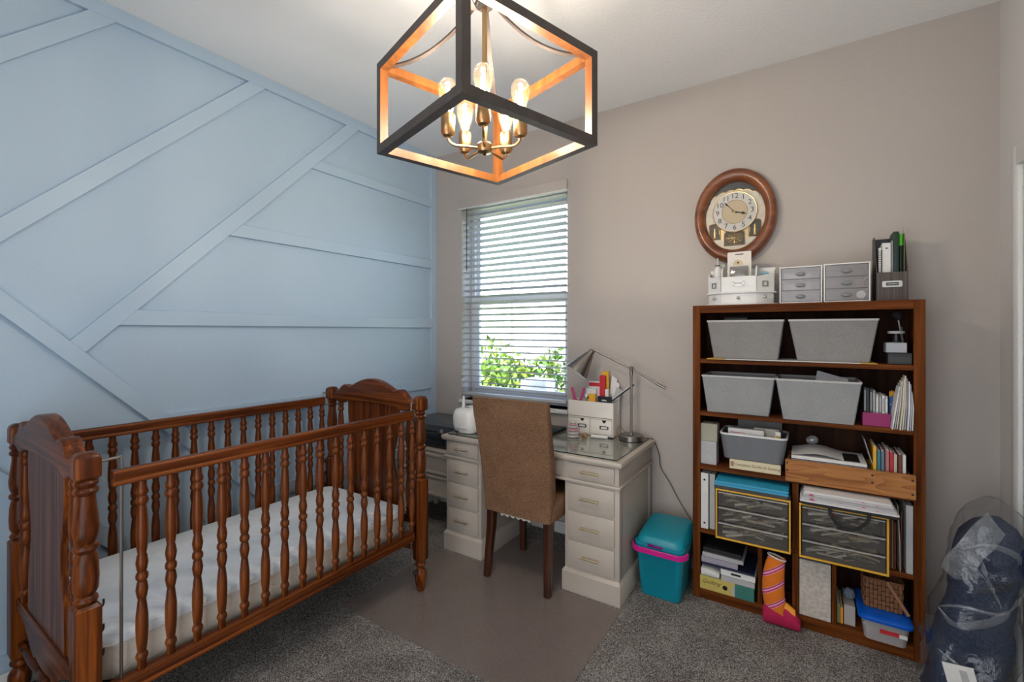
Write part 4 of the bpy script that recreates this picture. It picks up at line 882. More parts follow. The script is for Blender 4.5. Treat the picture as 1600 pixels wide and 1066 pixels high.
for i in range(4):
    x = .2955+i*.0082; Bx(x, x+.006, 2.60, 2.80, ZS[4]+.0005, .60-.008*i).build('pleat', BROWNC if i != 2 else plain('tan_pleat', (.30, .17, .10), .7), t, .001, 1)
t = thing('hanging_sheet', 'thin pale sheet sagging forward beside the brown folder', 'sheet', (.34, 2.6, ZS[4])); m = MB()
m.loft([[(.336, 2.575, .372), (.339, 2.575, .372), (.339, 2.79, .372), (.336, 2.79, .372)], [(.334, 2.57, .5), (.337, 2.57, .5), (.337, 2.79, .5), (.334, 2.79, .5)], [(.330, 2.59, .655), (.333, 2.59, .655), (.333, 2.79, .655), (.330, 2.79, .655)]]); m.build('sheet', plain('tan_sheet', (.42, .36, .30), .8), t)
t = thing('craft_bundle', 'dark bundle of cords between the organiser and white binder', 'bundle', (.347, 2.62, ZS[4]))
for k in range(5):
    MB().tube(smoothpath([(.3445+.002*k, 2.60+.01*k, .372), (.343+.0025*k, 2.595+.012*k, .5), (.345+.002*k, 2.60+.01*k, .63-.015*k)], 5), .0022, 6).build('cord', (BROWNC, CHAR, BLACKCL)[k % 3], t)

# ---- bottom row
Z5 = ZS[5]
yb = thing('quilting_box', 'yellow and teal box lettered in script at the bottom left', 'box', (-.35, 2.66, Z5))
YB_ = plain('pale_yellow_card', (.55, .44, .11), .6)
Bx(-.478, -.311, 2.565, 2.80, Z5+.0005, .128).build('yellow_part', YB_, yb, .001, 1); Bx(-.311, -.224, 2.565, 2.80, Z5+.0005, .128).build('teal_part', plain('box_teal', (.035, .18, .15), .6), yb, .001, 1)
MB().text('Quilting', .027, (-.424, 2.5645, .104), ext=.0003, shear=.4).build('lettering', plain('brown_script', (.12, .07, .02), .7), yb)
m = MB(); m.lathe([(.012, 0), (.012, .0006), (.006, .0008)], n=18); m.xf(Matrix.Translation((-.357, 2.565, .094)) @ Matrix.Rotation(pi/2, 4, 'X')); m.build('round_mark', BLACKM, yb)
MB().prism([(-.325, .07), (-.312, .066), (-.312, .118), (-.328, .108)], 'xz', 2.5638, 2.5652).build('corner_picture', PAPERG, yb)
t = thing('sage_notebook', 'thin sage notebook on the yellow box under the white pad', 'notebook', (-.42, 2.65, .128)); Bx(-.476, -.385, 2.572, 2.76, .1285, .132).build('cover', plain('sage_cover', (.20, .25, .20), .7), t); Bx(-.474, -.387, 2.574, 2.758, .132, .139).build('pages', PAPER, t)
t = thing('curled_white_pad', 'white pad with curling pages at the bottom left of the stack', 'notepad', (-.42, 2.65, .139)); m = MB()
m.loft([[(-.475+.09*u, 2.575-.01*sin(u*3), .1395+.02*u*(1-u)) for u in [k/8 for k in range(9)]]+[(-.475+.09*u, 2.575-.01*sin(u*3), .163+.045*u*(1-u)-.012*u) for u in [k/8 for k in range(8, -1, -1)]], [(-.475+.09*u, 2.75, .1395+.02*u*(1-u)) for u in [k/8 for k in range(9)]]+[(-.475+.09*u, 2.75, .163+.045*u*(1-u)-.012*u) for u in [k/8 for k in range(8, -1, -1)]]]); m.build('pages', PAPER, t); Bx(-.472, -.39, 2.60, 2.75, .1735, .1745).build('cover', plain('pad_green', (.08, .11, .10), .6), t)
def flatbook(label, x0, x1, y0, z0, h, c, name='book', pg=PAPER, cat='book'):
    t = thing(name, label, cat, ((x0+x1)/2, 2.68, z0)); e = min(.0025, h*.2)
    Bx(x0, x1, y0, 2.79, z0+.0004, z0+e).build('back_cover', c, t); Bx(x0, x1, y0, 2.79, z0+h-e, z0+h).build('front_cover', c, t); Bx(x0, x1, y0-.0015, y0, z0+.0004, z0+h).build('spine', c, t); Bx(x0+.003, x1-.004, y0, 2.785, z0+e, z0+h-e).build('pages', pg, t); return t
flatbook('pale grey book with a round mark right of the curled white pad', -.375, -.222, 2.570, .1285, .026, PAPERG, 'reference_book')
t = flatbook('white software case with a black label on the pale grey book', -.378, -.220, 2.575, .1555, .028, PAPER, 'boxed_case', cat='case'); Bx(-.33, -.285, 2.5725, 2.5734, .166, .176).build('black_label', BLACK, t)
flatbook('navy folder lying across the white case in the bottom left stack', -.47, -.225, 2.580, .184, .010, NAVY, 'folder', cat='folder')
flatbook('lilac magazine stack above the navy folder at bottom left', -.474, -.30, 2.585, .1945, .028, plain('lilac_cover', (.36, .33, .40), .5), 'magazine_stack', cat='magazines')
flatbook('grey magazine on top of the lilac ones at bottom left', -.47, -.275, 2.59, .223, .02, PAPERG, 'magazine', cat='magazine')
flatbook('black laptop-like case at the top of the bottom left stack', -.468, -.285, 2.60, .2435, .024, BLACK, 'slim_case', CHAR, 'case')
# christmas-style stocking standing in front of its cubby
def stripes():
    m, n, l, p = _nt('stocking_knit'); v = _coord(n, l, (1, 1, 1), (0, radians(36), 0)); s = n.new('ShaderNodeSeparateXYZ'); l.new(v, s.inputs[0])
    mu = n.new('ShaderNodeMath'); mu.operation = 'MULTIPLY'; mu.inputs[1].default_value = 15; l.new(s.outputs['Z'], mu.inputs[0]); fr = n.new('ShaderNodeMath'); fr.operation = 'FRACT'; l.new(mu.outputs[0], fr.inputs[0])
    r = n.new('ShaderNodeValToRGB'); r.color_ramp.interpolation = 'CONSTANT'; e = r.color_ramp.elements
    st_ = [(0, (.72, .17, .01)), (.52, (.75, .38, .40)), (.56, (.55, .02, .15)), (.66, (.75, .45, .55)), (.74, (.42, .02, .22)), (.82, (.78, .3, .08)), (.86, (.72, .17, .01))]
    while len(e) < len(st_): e.new(.5)
    for i, (q_, c) in enumerate(st_): e[i].position = q_; e[i].color = (*c, 1)
    l.new(fr.outputs[0], r.inputs[0]); l.new(r.outputs[0], p.inputs['Base Color']); p.inputs['Roughness'].default_value = .85; return m
sk = thing('stocking', 'orange stocking with pink diagonal stripes propped in the bottom shelf', 'stocking', (-.12, 2.535, 0))
cen = [(-.125, .328, .036, .018), (-.131, .30, .040, .022), (-.137, .25, .045, .026), (-.140, .20, .047, .028), (-.139, .15, .048, .030), (-.134, .11, .050, .031), (-.124, .075, .056, .030)]
rg = [[(x+w*cos(a), 2.540+d*sin(a), z+.25*w*cos(a)*(-1)*(i > 3)*(i-3)*.5) for a in [2*pi*j/18 for j in range(18)]] for i, (x, z, w, d) in enumerate(cen)]
MB().loft(rg, False, True).build('leg', stripes(), sk, 0, 2, 60)
ft = [(-.185, .040, .012, .03), (-.178, .045, .024, .05), (-.15, .060, .027, .06), (-.115, .060, .027, .058), (-.08, .055, .027, .054), (-.048, .042, .025, .041), (-.028, .028, .017, .025)]
MB().loft([[(x, 2.540+d*cos(a), max(.002, z+h*sin(a))) for a in [2*pi*j/16 for j in range(16)]] for x, z, d, h in ft]).build('foot', plain('crimson_felt', (.45, .008, .07), .85), sk, 0, 2, 60)
m = MB(); m.tube([(-.125+.037*cos(a), 2.540+.019*sin(a), .328-.010*cos(a)) for a in [2*pi*j/20 for j in range(20)]], .004, 6, closed=True); m.build('cuff', PAPER, sk)
m = MB(); m.loft([[(x, 2.540+d*.75*cos(a), z+.02+h*.8*sin(a)) for a in [pi*.12+pi*.76*j/8 for j in range(9)]] for x, z, d, h in ft[3:6]], False, False, closed=False); m.build('instep_band', ORANGE, sk, 0, 2, 60)
mb = thing('marbled_box_file', 'beige marbled box file standing in the bottom shelf', 'box file', (.03, 2.68, Z5))
MARB = weave('marbled_paper', (.46, .41, .36), (.62, .57, .51), 60, .7, .05)
Bx(-.033, .091, 2.585, 2.80, Z5+.0005, .325).build('case', MARB, mb, .0015, 1); Bx(-.03, .088, 2.5835, 2.5855, .065, .32).build('front_sheet', MARB, mb); Bx(-.033, .091, 2.5852, 2.80, .325, .327).build('top_edge', PAPERG, mb)
t = flatbook('x', .0, .01, 2.6, 0, .1, PAPER) if False else None
for x0, x1, h, c, lab, nm in ((.1155, .127, .15, plain('olive_cover', (.20, .22, .08), .6), 'olive spined book against the cubby divider at bottom right', 'book'), (.1285, .138, .135, ORANGE, 'thin orange book at the bottom right cubby', 'book')):
    t = thing(nm, lab, 'book', ((x0+x1)/2, 2.70, Z5)); Bx(x0, x0+.0018, 2.61, 2.79, Z5+.0005, h).build('cover', c, t); Bx(x1-.0018, x1, 2.61, 2.79, Z5+.0005, h).build('cover', c, t); Bx(x0, x1, 2.6085, 2.61, Z5+.0005, h).build('spine', c, t); Bx(x0+.0018, x1-.0018, 2.61, 2.785, Z5+.003, h-.003).build('pages', PAPER, t)
carton('grey_white_box', 'pale grey box beside the blue-lidded tub', 'box', .142, .184, 2.61, 2.78, Z5, .150, plain('ash_card', (.42, .39, .37), .7), None, None)
t = thing('yarn_ball', 'bluish grey yarn ball on the pale grey box', 'yarn', (.163, 2.70, .1515)); m = MB(); rg = []
for i in range(9): ph = pi*i/8; rg.append([(.165+.024*max(.02, sin(ph))*cos(a), 2.68+.024*max(.02, sin(ph))*sin(a), .1767-.024*cos(ph)) for a in [2*pi*j/14 for j in range(14)]])
m.loft(rg); m.build('ball', weave('grey_yarn', (.10, .13, .17), (.22, .27, .33), 200), t)
MB().tube([(.165+.0245*cos(a*3)*sin(a*.5+.2), 2.68+.0245*sin(a*3)*sin(a*.5+.2), .1767-.0245*cos(a*.5+.2)) for a in [k*.15 for k in range(38)]], .0014, 5).build('loose_strand', GREY, t)
bt = thing('clear_tub', 'clear plastic tub with bright blue lid at the bottom right', 'storage tub', (.28, 2.66, Z5))
tx, ty = .284, 2.655
CT = clear('frosted_tub', (.95, .94, .94), .2, .30, (.82, .79, .78), .2)
MB().loft([rrect(tx, ty, .145, .22, .02, Z5+.0008, 4), rrect(tx, ty, .168, .245, .022, .158, 4), rrect(tx, ty, .164, .241, .022, .158, 4), rrect(tx, ty, .141, .216, .02, Z5+.003, 4)]).build('tub', CT, bt, 0, 2, 40)
MB().loft([rrect(tx, ty, .19, .27, .03, .152, 4), rrect(tx, ty, .192, .272, .03, .162, 4), rrect(tx, ty, .178, .255, .03, .170, 4), rrect(tx, ty, .15, .22, .03, .176, 4)]).build('lid', plain('royal_blue_plastic', (.0, .10, .55), .35), bt, 0, 2, 40)
Bx(tx-.02, tx+.055, 2.5345, 2.5365, .105, .122).build('label', RED, bt); Bx(tx+.045, tx+.072, 2.534, 2.5362, .104, .12).build('label_white', PAPER, bt)
c = MB(); rr = random.Random(3)
for i in range(40): c.obox((tx+rr.uniform(-.055, .055), ty+rr.uniform(-.09, .09), Z5+.012+rr.uniform(0, .055)), ((1, rr.uniform(-.6, .6), .1), (rr.uniform(-.6, .6), 1, 0), (0, 0, 1)), (rr.uniform(.008, .02), rr.uniform(.006, .015), .004), rr.randrange(4))
stuff(c.build('fabric_scraps', [plain('scrap_rose', (.55, .2, .24), .8), PAPER, PAPERG, plain('scrap_green', (.1, .25, .08), .8)], bt))
bk_ = thing('woven_basket', 'small brown woven basket sitting on the blue tub lid', 'basket', (.283, 2.66, .1765))
BSK = plain('wicker', (.20, .085, .035), .55, var=.25, scale=60)
wv = MB(); rows, cols = 6, 9
def bpt(u, v): return (u*.128*(1+.12*v)+.283, v*.125)
for r in range(rows):
    for k in range(cols):
        x0, x1 = .219+k*.0143, .219+(k+1)*.0143; o = .004*((r+k) % 2); z0 = .1775+r*.021
        for y_, sg in ((2.60, -1), (2.74, 1)): wv.obox(((x0+x1)/2, y_+sg*o, z0+.0105), ((1, 0, 0), (0, 1, 0), (0, 0, 1)), (.0069, .003, .0101))
    for k in range(9):
        y0_ = 2.606+k*.0142; o = .004*((r+k) % 2); z0 = .1775+r*.021
        for x_, sg in ((.217, -1), (.349, 1)): wv.obox((x_+sg*o*.5, y0_+.007, z0+.0105), ((1, 0, 0), (0, 1, 0), (0, 0, 1)), (.003, .0068, .0101))
stuff(wv.build('weave_strips', BSK, bk_, .0015, 1)); Bx(.220, .346, 2.604, 2.736, .1768, .181).build('base', BSK, bk_)
m = MB(); m.tube(rrect(.283, 2.67, .138, .146, .012, .306, 3), .005, 6, closed=True); m.build('rim', BSK, bk_)
t = thing('wooden_ruler', 'thin wooden stick leaning across the woven basket', 'stick', (.34, 2.58, .1765)); m = MB(); m.obox((.331, 2.588, .247), ((.86, 0, .50), (0, 1, 0), (-.50, 0, .86)), (.0065, .003, .073)); m.build('stick', plain('stick_wood', (.32, .15, .07), .5), t, .001, 1)
Bx(.292, .299, 2.586, 2.590, .300, .309).build('stick_tip', BLACK, t)

# ------------------------------------------------------------------ on top of the bookcase
ZTOP = KZ+.0006
vo = thing('craft_carousel', 'white half-hexagon craft caddy with three drawers on the bookcase', 'caddy', (-.302, 2.71, ZTOP))
def hexp(g): return [(-.385-g*.4, 2.63-g), (-.22+g*.4, 2.63-g), (-.145+g, 2.70-g*.3), (-.145+g, 2.80), (-.46-g, 2.80), (-.46-g, 2.70-g*.3)]
MB().prism(hexp(.016), 'xy', ZTOP, ZTOP+.008).build('base_plate', PLAST_W, vo, .001, 1)
MB().prism(hexp(-.002), 'xy', ZTOP+.008, 1.617).build('drawer_tier', PLAST_W, vo, .001, 1)
MB().prism(hexp(.010), 'xy', 1.617, 1.625).build('middle_plate', PLAST_W, vo, .001, 1)
Bx(-.385, -.22, 2.632, 2.638, 1.625, 1.705).build('front_wall', PLAST_W, vo, .001, 1)
for s in (0, 1):
    a = Vector((-.385, 2.632)) if s == 0 else Vector((-.22, 2.632)); b = Vector((-.458, 2.70)) if s == 0 else Vector((-.147, 2.70)); N = 8; m = MB()
    d = (b-a).normalized(); nrm = Vector((-d.y, d.x))*.003
    top = [(k/N, 1.70+(.02*k/N if s else .015*k/N)) for k in range(N+1)]
    m.loft([[(a+(b-a)*u-nrm).to_3d()+Vector((0, 0, 1.6255)) for u, z in top], [(a+(b-a)*u-nrm).to_3d()+Vector((0, 0, z)) for u, z in top], [(a+(b-a)*u+nrm).to_3d()+Vector((0, 0, z)) for u, z in top], [(a+(b-a)*u+nrm).to_3d()+Vector((0, 0, 1.6255)) for u, z in top]], False, False, closed=False); m.build('facet_wall', PLAST_W, vo)
    x = a.x+(.002 if s == 0 else -.002)
    pr_ = [(2.642, 1.6255), (2.79, 1.6255), (2.79, 1.765)]+[(2.70+.0-.055*sin(t), 1.712+.053*cos(t)) for t in [k*pi/2/6 for k in range(7)]]
    MB().prism(pr_, 'yz', x-.003, x+.003).build('divider', PLAST_W, vo)
    MB().prism([(2.703, 1.6255), (2.79, 1.6255), (2.79, 1.74), (2.75, 1.74), (2.72, 1.73), (2.706, 1.71)], 'yz', b.x-.003, b.x+.003).build('end_wall', PLAST_W, vo)
Bx(-.461, -.144, 2.791, 2.797, 1.6255, 1.76).build('back_wall', PLAST_W, vo)
fr_ = plain('silver_frame', (.45, .44, .42), .35, .9)
def labfr(c, r, w, h):
    m = MB(); R = Vector(r).normalized(); n_ = Vector((R.y, -R.x, 0)); c = Vector(c); U = Vector((0, 0, 1))
    for o, hw, hh in ((U*h, w, .002), (-U*h, w, .002), (R*w, .002, h), (-R*w, .002, h)): m.obox(c+o+n_*.0025, (R, n_, U), (hw+.002, .002, hh+.001))
    m.build('label_frame', fr_, vo); MB().obox(c+n_*.0008, (R, n_, U), (w, .0006, h)).build('label_card', PAPER, vo)
labfr((-.302, 2.6315, 1.668), (1, 0, 0), .024, .010); labfr((-.4225, 2.664, 1.663), (.731, -.683, 0), .013, .012); labfr((-.1835, 2.664, 1.663), (.731, .683, 0), .013, .012)
for c in ((-.302, 2.630, 1.592), (-.424, 2.664, 1.595), (-.182, 2.664, 1.595)):
    m = MB(); m.lathe([(.003, 0), (.003, .008), (.008, .012), (.008, .016), (.003, .020)], n=12); m.xf(Matrix.Translation(c) @ Matrix.Rotation(pi/2, 4, 'X')); m.build('knob', fr_, vo)
t = thing('blister_package', 'white hang-tag blister package standing in the craft caddy', 'package', (-.305, 2.69, 1.626))
MB().prism([(-.362, 1.6265), (-.248, 1.6265), (-.248, 1.838), (-.252, 1.842), (-.358, 1.842), (-.362, 1.838)], 'xz', 2.690, 2.694).build('backing_card', plain('ivory_pack', (.72, .66, .60), .5), t)
Bx(-.35, -.26, 2.672, 2.690, 1.64, 1.765).build('clear_bubble', clear('blister_clear', (.8, .8, .8), .25, .25, (.5, .48, .46), .08), t, .006, 2)
Bx(-.332, -.268, 2.680, 2.688, 1.65, 1.74).build('tool_inside', GREY, t, .004, 2)
Bx(-.325, -.285, 2.6888, 2.6902, 1.826, 1.831).build('hang_slot', BLACK, t)
m = MB(); m.prism([(-.310+.024*cos(a), 1.772+.028*sin(a)) for a in [pi*k/14 for k in range(15)]], 'xz', 2.6885, 2.6900); m.build('round_label', plain('tan_label', (.62, .50, .30), .6), t); MB().prism([(-.310+.005*cos(a), 1.784+.005*sin(a)) for a in [2*pi*k/12 for k in range(12)]], 'xz', 2.6878, 2.6886).build('label_dot', BLACK, t)
t = thing('lotion_bottle', 'small white bottle with dark collar in the left of the caddy', 'bottle', (-.415, 2.74, 1.626)); MB().lathe([(.018, 0), (.02, .004), (.02, .13), (.012, .148)], -.418, 2.74, 16, 0, 1.6265).build('bottle', PLAST_W, t); MB().lathe([(.013, 0), (.013, .012), (.006, .014), (.006, .035), (.003, .05)], -.418, 2.74, 14, 0, 1.7745).build('cap', plain('bottle_cap', (.55, .52, .5), .4), t); MB().lathe([(.0135, .003), (.0135, .009)], -.418, 2.74, 14, 0, 1.7745).build('collar', BLACK, t)
t = thing('green_packet', 'pale green card packet beside the bottle in the caddy', 'packet', (-.40, 2.77, 1.626)); Bx(-.41, -.375+-.012, 2.768, 2.772, 1.6265, 1.79).build('card', plain('mint_card', (.55, .62, .52), .6), t); Bx(-.405, -.392, 2.7672, 2.7681, 1.76, 1.78).build('print', PAPERG, t)
t = thing('blue_tag_box', 'small blue carton in the right pocket of the caddy', 'carton', (-.185, 2.70, 1.626)); Bx(-.205, -.17, 2.70, 2.72, 1.6265, 1.722).build('carton', plain('cyan_card', (.10, .42, .60), .5), t, .001, 1); Bx(-.19, -.184, 2.6992, 2.7001, 1.705, 1.711).build('print', NAVY, t)

FRO = clear('frosted_drawer', (.90, .88, .88), .15, .30, (.50, .47, .48), .2)
def mini_drawers(label, x0, x1, z1, strips, disc, rot=0):
    y0, y1, z0 = 2.62, 2.80, ZTOP; t = thing('mini_drawer_unit', label, 'drawer unit', ((x0+x1)/2, 2.71, z0), 'small white drawer units on the bookcase'); w = .006
    for a in ((x0, x0+w, y0, y1, z0, z1), (x1-w, x1, y0, y1, z0, z1), (x0+w, x1-w, y0, y1, z0, z0+w), (x0+w, x1-w, y0, y1, z1-w, z1), (x0+w, x1-w, y1-.004, y1, z0+w, z1-w)): Bx(*a).build('shell_panel', PLAST_W, t, .001, 1)
    hh = (z1-z0-2*w-.008)/3
    for k in range(3):
        a = z0+w+.002+k*(hh+.002); m = MB(); X0, X1 = x0+w+.002, x1-w-.002
        m.box(X0, X1, y0+.004, y0+.007, a, a+hh); m.box(X0, X1, y0+.007, y1-.01, a, a+.002); m.box(X0, X0+.002, y0+.007, y1-.01, a+.002, a+hh*.85); m.box(X1-.002, X1, y0+.007, y1-.01, a+.002, a+hh*.85)
        d = m.build('drawer', FRO, t); xc = (x0+x1)/2
        m = MB(); m.loft([[(xc+.021*s*cos(b), y0+.004-yy, a+hh*.45+.010*s*sin(b)) for b in [2*pi*j/18 for j in range(18)]] for s, yy in ((.7, 0), (1, .004), (.95, .009), (.5, .013))]); m.build('oval_handle', plain('smoke_handle', (.20, .21, .22), .25), d)
        if (k in strips): Bx(x0+.02, x1-.045, y0+.02, y0+.026, a+.004, a+hh*.55).build('paper_strip', PAPER, d)
    if disc:
        m = MB(); m.lathe([(.018, 0), (.018, .001), (.014, .0015)], n=20); m.xf(Matrix.Translation((x1-.034, y0+.0038, z0+w+.026)) @ Matrix.Rotation(pi/2, 4, 'X')); m.build('round_sticker', PAPERG, t)
mini_drawers('small white clear-fronted drawer unit next to the craft caddy', -.117, .059, 1.735, (1, 2), False)
mini_drawers('small white clear-fronted drawer unit next to the magazine holder', .064, .240, 1.737, (), True)

mh = thing('magazine_holder', 'dark taupe striped magazine holder at the end of the bookcase', 'magazine holder', (.318, 2.72, ZTOP))
MHM = weave('taupe_stripe', (.075, .062, .058), (.135, .115, .108), 130, .7, .05, (1.5, .2, .02))
hx0, hx1, hy0, hy1 = .263, .374, 2.64, 2.80
Bx(hx0, hx1, hy0, hy0+.003, ZTOP, 1.685).build('front_panel', MHM, mh); Bx(hx0, hx1, hy1-.003, hy1, ZTOP, 1.86).build('back_panel', MHM, mh); Bx(hx0+.003, hx1-.003, hy0+.003, hy1-.003, ZTOP, ZTOP+.003).build('base_panel', MHM, mh)
for x in (hx0, hx1-.003): MB().prism([(hy0+.003, ZTOP), (hy1-.003, ZTOP), (hy1-.003, 1.86), (hy0+.09, 1.86), (hy0+.003, 1.685)], 'yz', x, x+.003).build('side_panel', MHM, mh)
m = MB(); m.loft([rrect(.318, 1.631, .070, .028, .006, 0, 3), rrect(.318, 1.631, .070, .028, .006, .003, 3)]); m.xf(Matrix.Translation((0, hy0, 0)) @ Matrix(((1, 0, 0, 0), (0, 0, -1, 0), (0, 1, 0, 0), (0, 0, 0, 1)))); pl = m.build('label_plate', plain('plate_silver', (.62, .62, .60), .3, .6), mh)
Bx(.297, .340, hy0-.0042, hy0-.003, 1.624, 1.638).build('label_card', BLACK, pl); scribble(.301, .336, hy0-.0044, 1.631, .003, .0008, 7).build('label_marks', PAPER, pl)
ZH = ZTOP+.0034
t = thing('spiral_notebook', 'white spiral notebook at the left of the magazine holder', 'notebook', (.29, 2.72, ZH)); Bx(.273, .282, 2.665, 2.79, ZH+.0002, 1.80).build('pages', PAPER, t); Bx(.2715, .273, 2.665, 2.79, ZH+.0002, 1.80).build('cover', CHAR, t)
for k in range(11): MB().tube([(.2775+.006*cos(a), 2.664+.005*sin(a), 1.69+k*.0095) for a in [2*pi*j/10 for j in range(10)]], .0011, 5, closed=True).build('spiral_coil', BLACKM, t)
t = thing('white_planner', 'tall white planner in the magazine holder beside the spiral notebook', 'planner', (.31, 2.72, ZH)); Bx(.287, .318, 2.672, 2.79, ZH+.0002, 1.822).build('cover', PAPER, t, .002, 1); Bx(.297, .308, 2.6712, 2.6721, 1.795, 1.80).build('small_print', CHAR, t)
t = thing('black_booklet', 'black booklet with white print at the back of the holder', 'booklet', (.305, 2.79, ZH)); Bx(.270, .325, 2.7905, 2.7965, ZH+.0002, 1.856).build('cover', BLACK, t); scribble(.296, .318, 2.7902, 1.838, .004, .0012, 4).build('print', PAPER, t)
t = thing('grey_booklet', 'slim grey booklet behind the white planner in the holder', 'booklet', (.322, 2.72, ZH)); Bx(.3195, .3245, 2.68, 2.79, ZH+.0002, 1.832).build('cover', GREY, t); Bx(.3247, .3258, 2.682, 2.788, ZH+.0002, 1.83).build('pages', PAPER, t)
t = thing('green_binder', 'dark green binder rising above the others in the holder', 'binder', (.338, 2.73, ZH)); Bx(.3275, .3485, 2.69, 2.79, ZH+.0002, 1.872).build('cover', GREENC, t, .003, 2); Bx(.3295, .3465, 2.693, 2.787, 1.872, 1.874).build('page_edges', CHAR, t)
t = thing('lime_marker', 'marker with a bright lime cap in the magazine holder', 'marker', (.357, 2.71, ZH)); MB().lathe([(.006, 0), (.007, .004), (.007, .245), (.005, .25)], .357, 2.71, 12, 0, ZH+.0003).build('barrel', GREENC, t); MB().lathe([(.0078, 0), (.0078, .05), (.005, .054)], .357, 2.71, 12, 0, 1.81).build('cap', LIME, t)
t = thing('olive_ruler', 'thin olive ruler standing at the right of the magazine holder', 'ruler', (.367, 2.72, ZH)); Bx(.3655, .3685, 2.69, 2.715, ZH+.0002, 1.862).build('ruler', plain('olive', (.16, .14, .07), .5), t); MB().prism([(2.69, 1.862), (2.715, 1.862), (2.705, 1.892), (2.70, 1.892)], 'yz', .3655, .3685).build('ruler_tip', plain('pale_rose', (.5, .38, .33), .5), t)

# ------------------------------------------------------------------ wall clock
ck = thing('wall_clock', 'oval wooden wall clock with ornate gold dial above the bookcase', 'clock', (-.348, YB, 1.808))
cx, cz = -.348, 2.073; N = 64
prof = [(1.0, 0, 2.879), (1.0, 0, 2.845), (.985, 0, 2.828), (.94, 0, 2.815), (.86, 0, 2.812), (.79, 0, 2.820), (.745, 0, 2.832), (.725, 0, 2.842), (.725, 0, 2.875)]
CLW = wood('clock_wood', (.10, .028, .01), (.20, .06, .02), (.28, .095, .032), 'x', .3, .4, 14)
MB().loft([[(cx+(.212*s if True else 0)*cos(2*pi*j/N), y, cz+.265*s*sin(2*pi*j/N)) for j in range(N)] for s, _, y in prof], False, False).build('wooden_rim', CLW, ck, 0, 2, 60)
MB().loft([ell(cx, cz, .212*.73, .265*.765, y, N) for y in (2.866, 2.870)]).build('backing_panel', plain('clock_slate', (.055, .06, .06), .4), ck)
IV = plain('clock_ivory', (.74, .68, .56), .35, var=.08, scale=40); GD = plain('clock_gold', (.72, .52, .24), .28, .9, var=.12, scale=60)
ea, eb = .212*.722, .265*.722
po = [(cx+ea*cos(a), cz+eb*sin(a)) for a in [radians(168)+radians(228)*k/44 for k in range(45)]]
for k in range(41):
    u = 1-2*k/40; x = ea*cos(radians(36))*u*1.0 if False else u*ea*.84
    lim = eb*math.sqrt(max(0, 1-(x/ea)**2))-.004
    po.append((cx+x, cz+min(lim, .085+.058*math.sqrt(max(0, 1-u*u))+.007*abs(sin(u*9)))))
MB().prism(po, 'xz', 2.858, 2.866).build('scrollwork_panel', IV, ck, .001, 1)
MB().tube([(x, 2.8575, z_) for x, z_ in po[46:84]], .0025, 6).build('scroll_edge', GD, ck)
lower = [(cx+.212*.70*cos(a), cz+.265*.715*sin(a)) for a in [pi*1.06+pi*.88*k/30 for k in range(31)]]
MB().prism(lower, 'xz', 2.856, 2.8655).build('lower_relief', IV, ck)
for x, w, z0, z1 in ((-.103, .030, -.125, -.035), (.103, .030, -.125, -.03), (0, .052, -.165, -.075)):
    arch = [(cx+x-w, cz+z0), (cx+x+w, cz+z0)]+[(cx+x+w*cos(a), cz+z1-w*.5+w*.5*sin(a)) for a in [pi*k/10 for k in range(11)]]
    o = MB().prism(arch, 'xz', 2.8545, 2.8562).build('niche', plain('niche_dark', (.06, .05, .04), .4), ck)
    pts = [(px, 2.8535, pz) for px, pz in arch]; MB().tube(pts, .0028, 5, closed=True).build('niche_border', GD, o)
    if w < .04:
        m = MB(); m.lathe([(.010, 0), (.006, .012), (.008, .03), (.004, .042), (.007, .05), (.001, .06)], n=10); m.xf(Matrix.Translation((cx+x, 2.852, cz+z0+.008)) @ Matrix.Diagonal((1, .35, 1, 1))); m.build('gold_figure', GD, o)
    else:
        for rr_ in (.014, .026, .038): MB().tube([(cx+x+rr_*cos(a)*1.15, 2.853, cz+(z0+z1)/2-.004+rr_*sin(a)*.75) for a in [2*pi*k/20 for k in range(20)]], .0022, 5, closed=True).build('filigree_ring', GD, o)
        for k in range(8):
            a = 2*pi*k/8; MB().tube([(cx+x, 2.853, cz+(z0+z1)/2-.004), (cx+x+.042*cos(a), 2.853, cz+(z0+z1)/2-.004+.028*sin(a))], .0016, 5).build('filigree_spoke', GD, o)
for k in range(9):
    for s in (-1, 1): MB().tube([(cx+s*(.058+.0025*k), 2.8545, cz-.145+.006*k), (cx+s*(.058+.0025*k), 2.8545, cz-.07)], .0009, 4).build('column_line', GD, ck)
dx, dz, dr_ = cx+.002, cz+.022, .112
def disc(r, y0, y1, mat, name, par, n=56): return MB().prism([(dx+r*cos(2*pi*k/n), dz+r*sin(2*pi*k/n)) for k in range(n)], 'xz', y0, y1).build(name, mat, par)
dd = disc(dr_, 2.846, 2.853, plain('dial_white', (.68, .66, .62), .4), 'dial', ck)
disc(.066, 2.8452, 2.8462, plain('dial_tan', (.62, .50, .33), .4), 'dial_centre', dd)
MB().tube([(dx+dr_*cos(a), 2.848, dz+dr_*sin(a)) for a in [2*pi*k/56 for k in range(56)]], .003, 6, closed=True).build('dial_bezel', GD, dd)
MB().tube([(dx+.066*cos(a), 2.8452, dz+.066*sin(a)) for a in [2*pi*k/56 for k in range(56)]], .0012, 5, closed=True).build('inner_ring', GD, dd)
INK = plain('dial_ink', (.05, .04, .035), .5)
for h in range(1, 13):
    a = radians(90-30*h); MB().text(str(h), .040, (dx+.089*cos(a), 2.8456, dz+.089*sin(a)), ext=.0004).build('numeral', INK, dd)
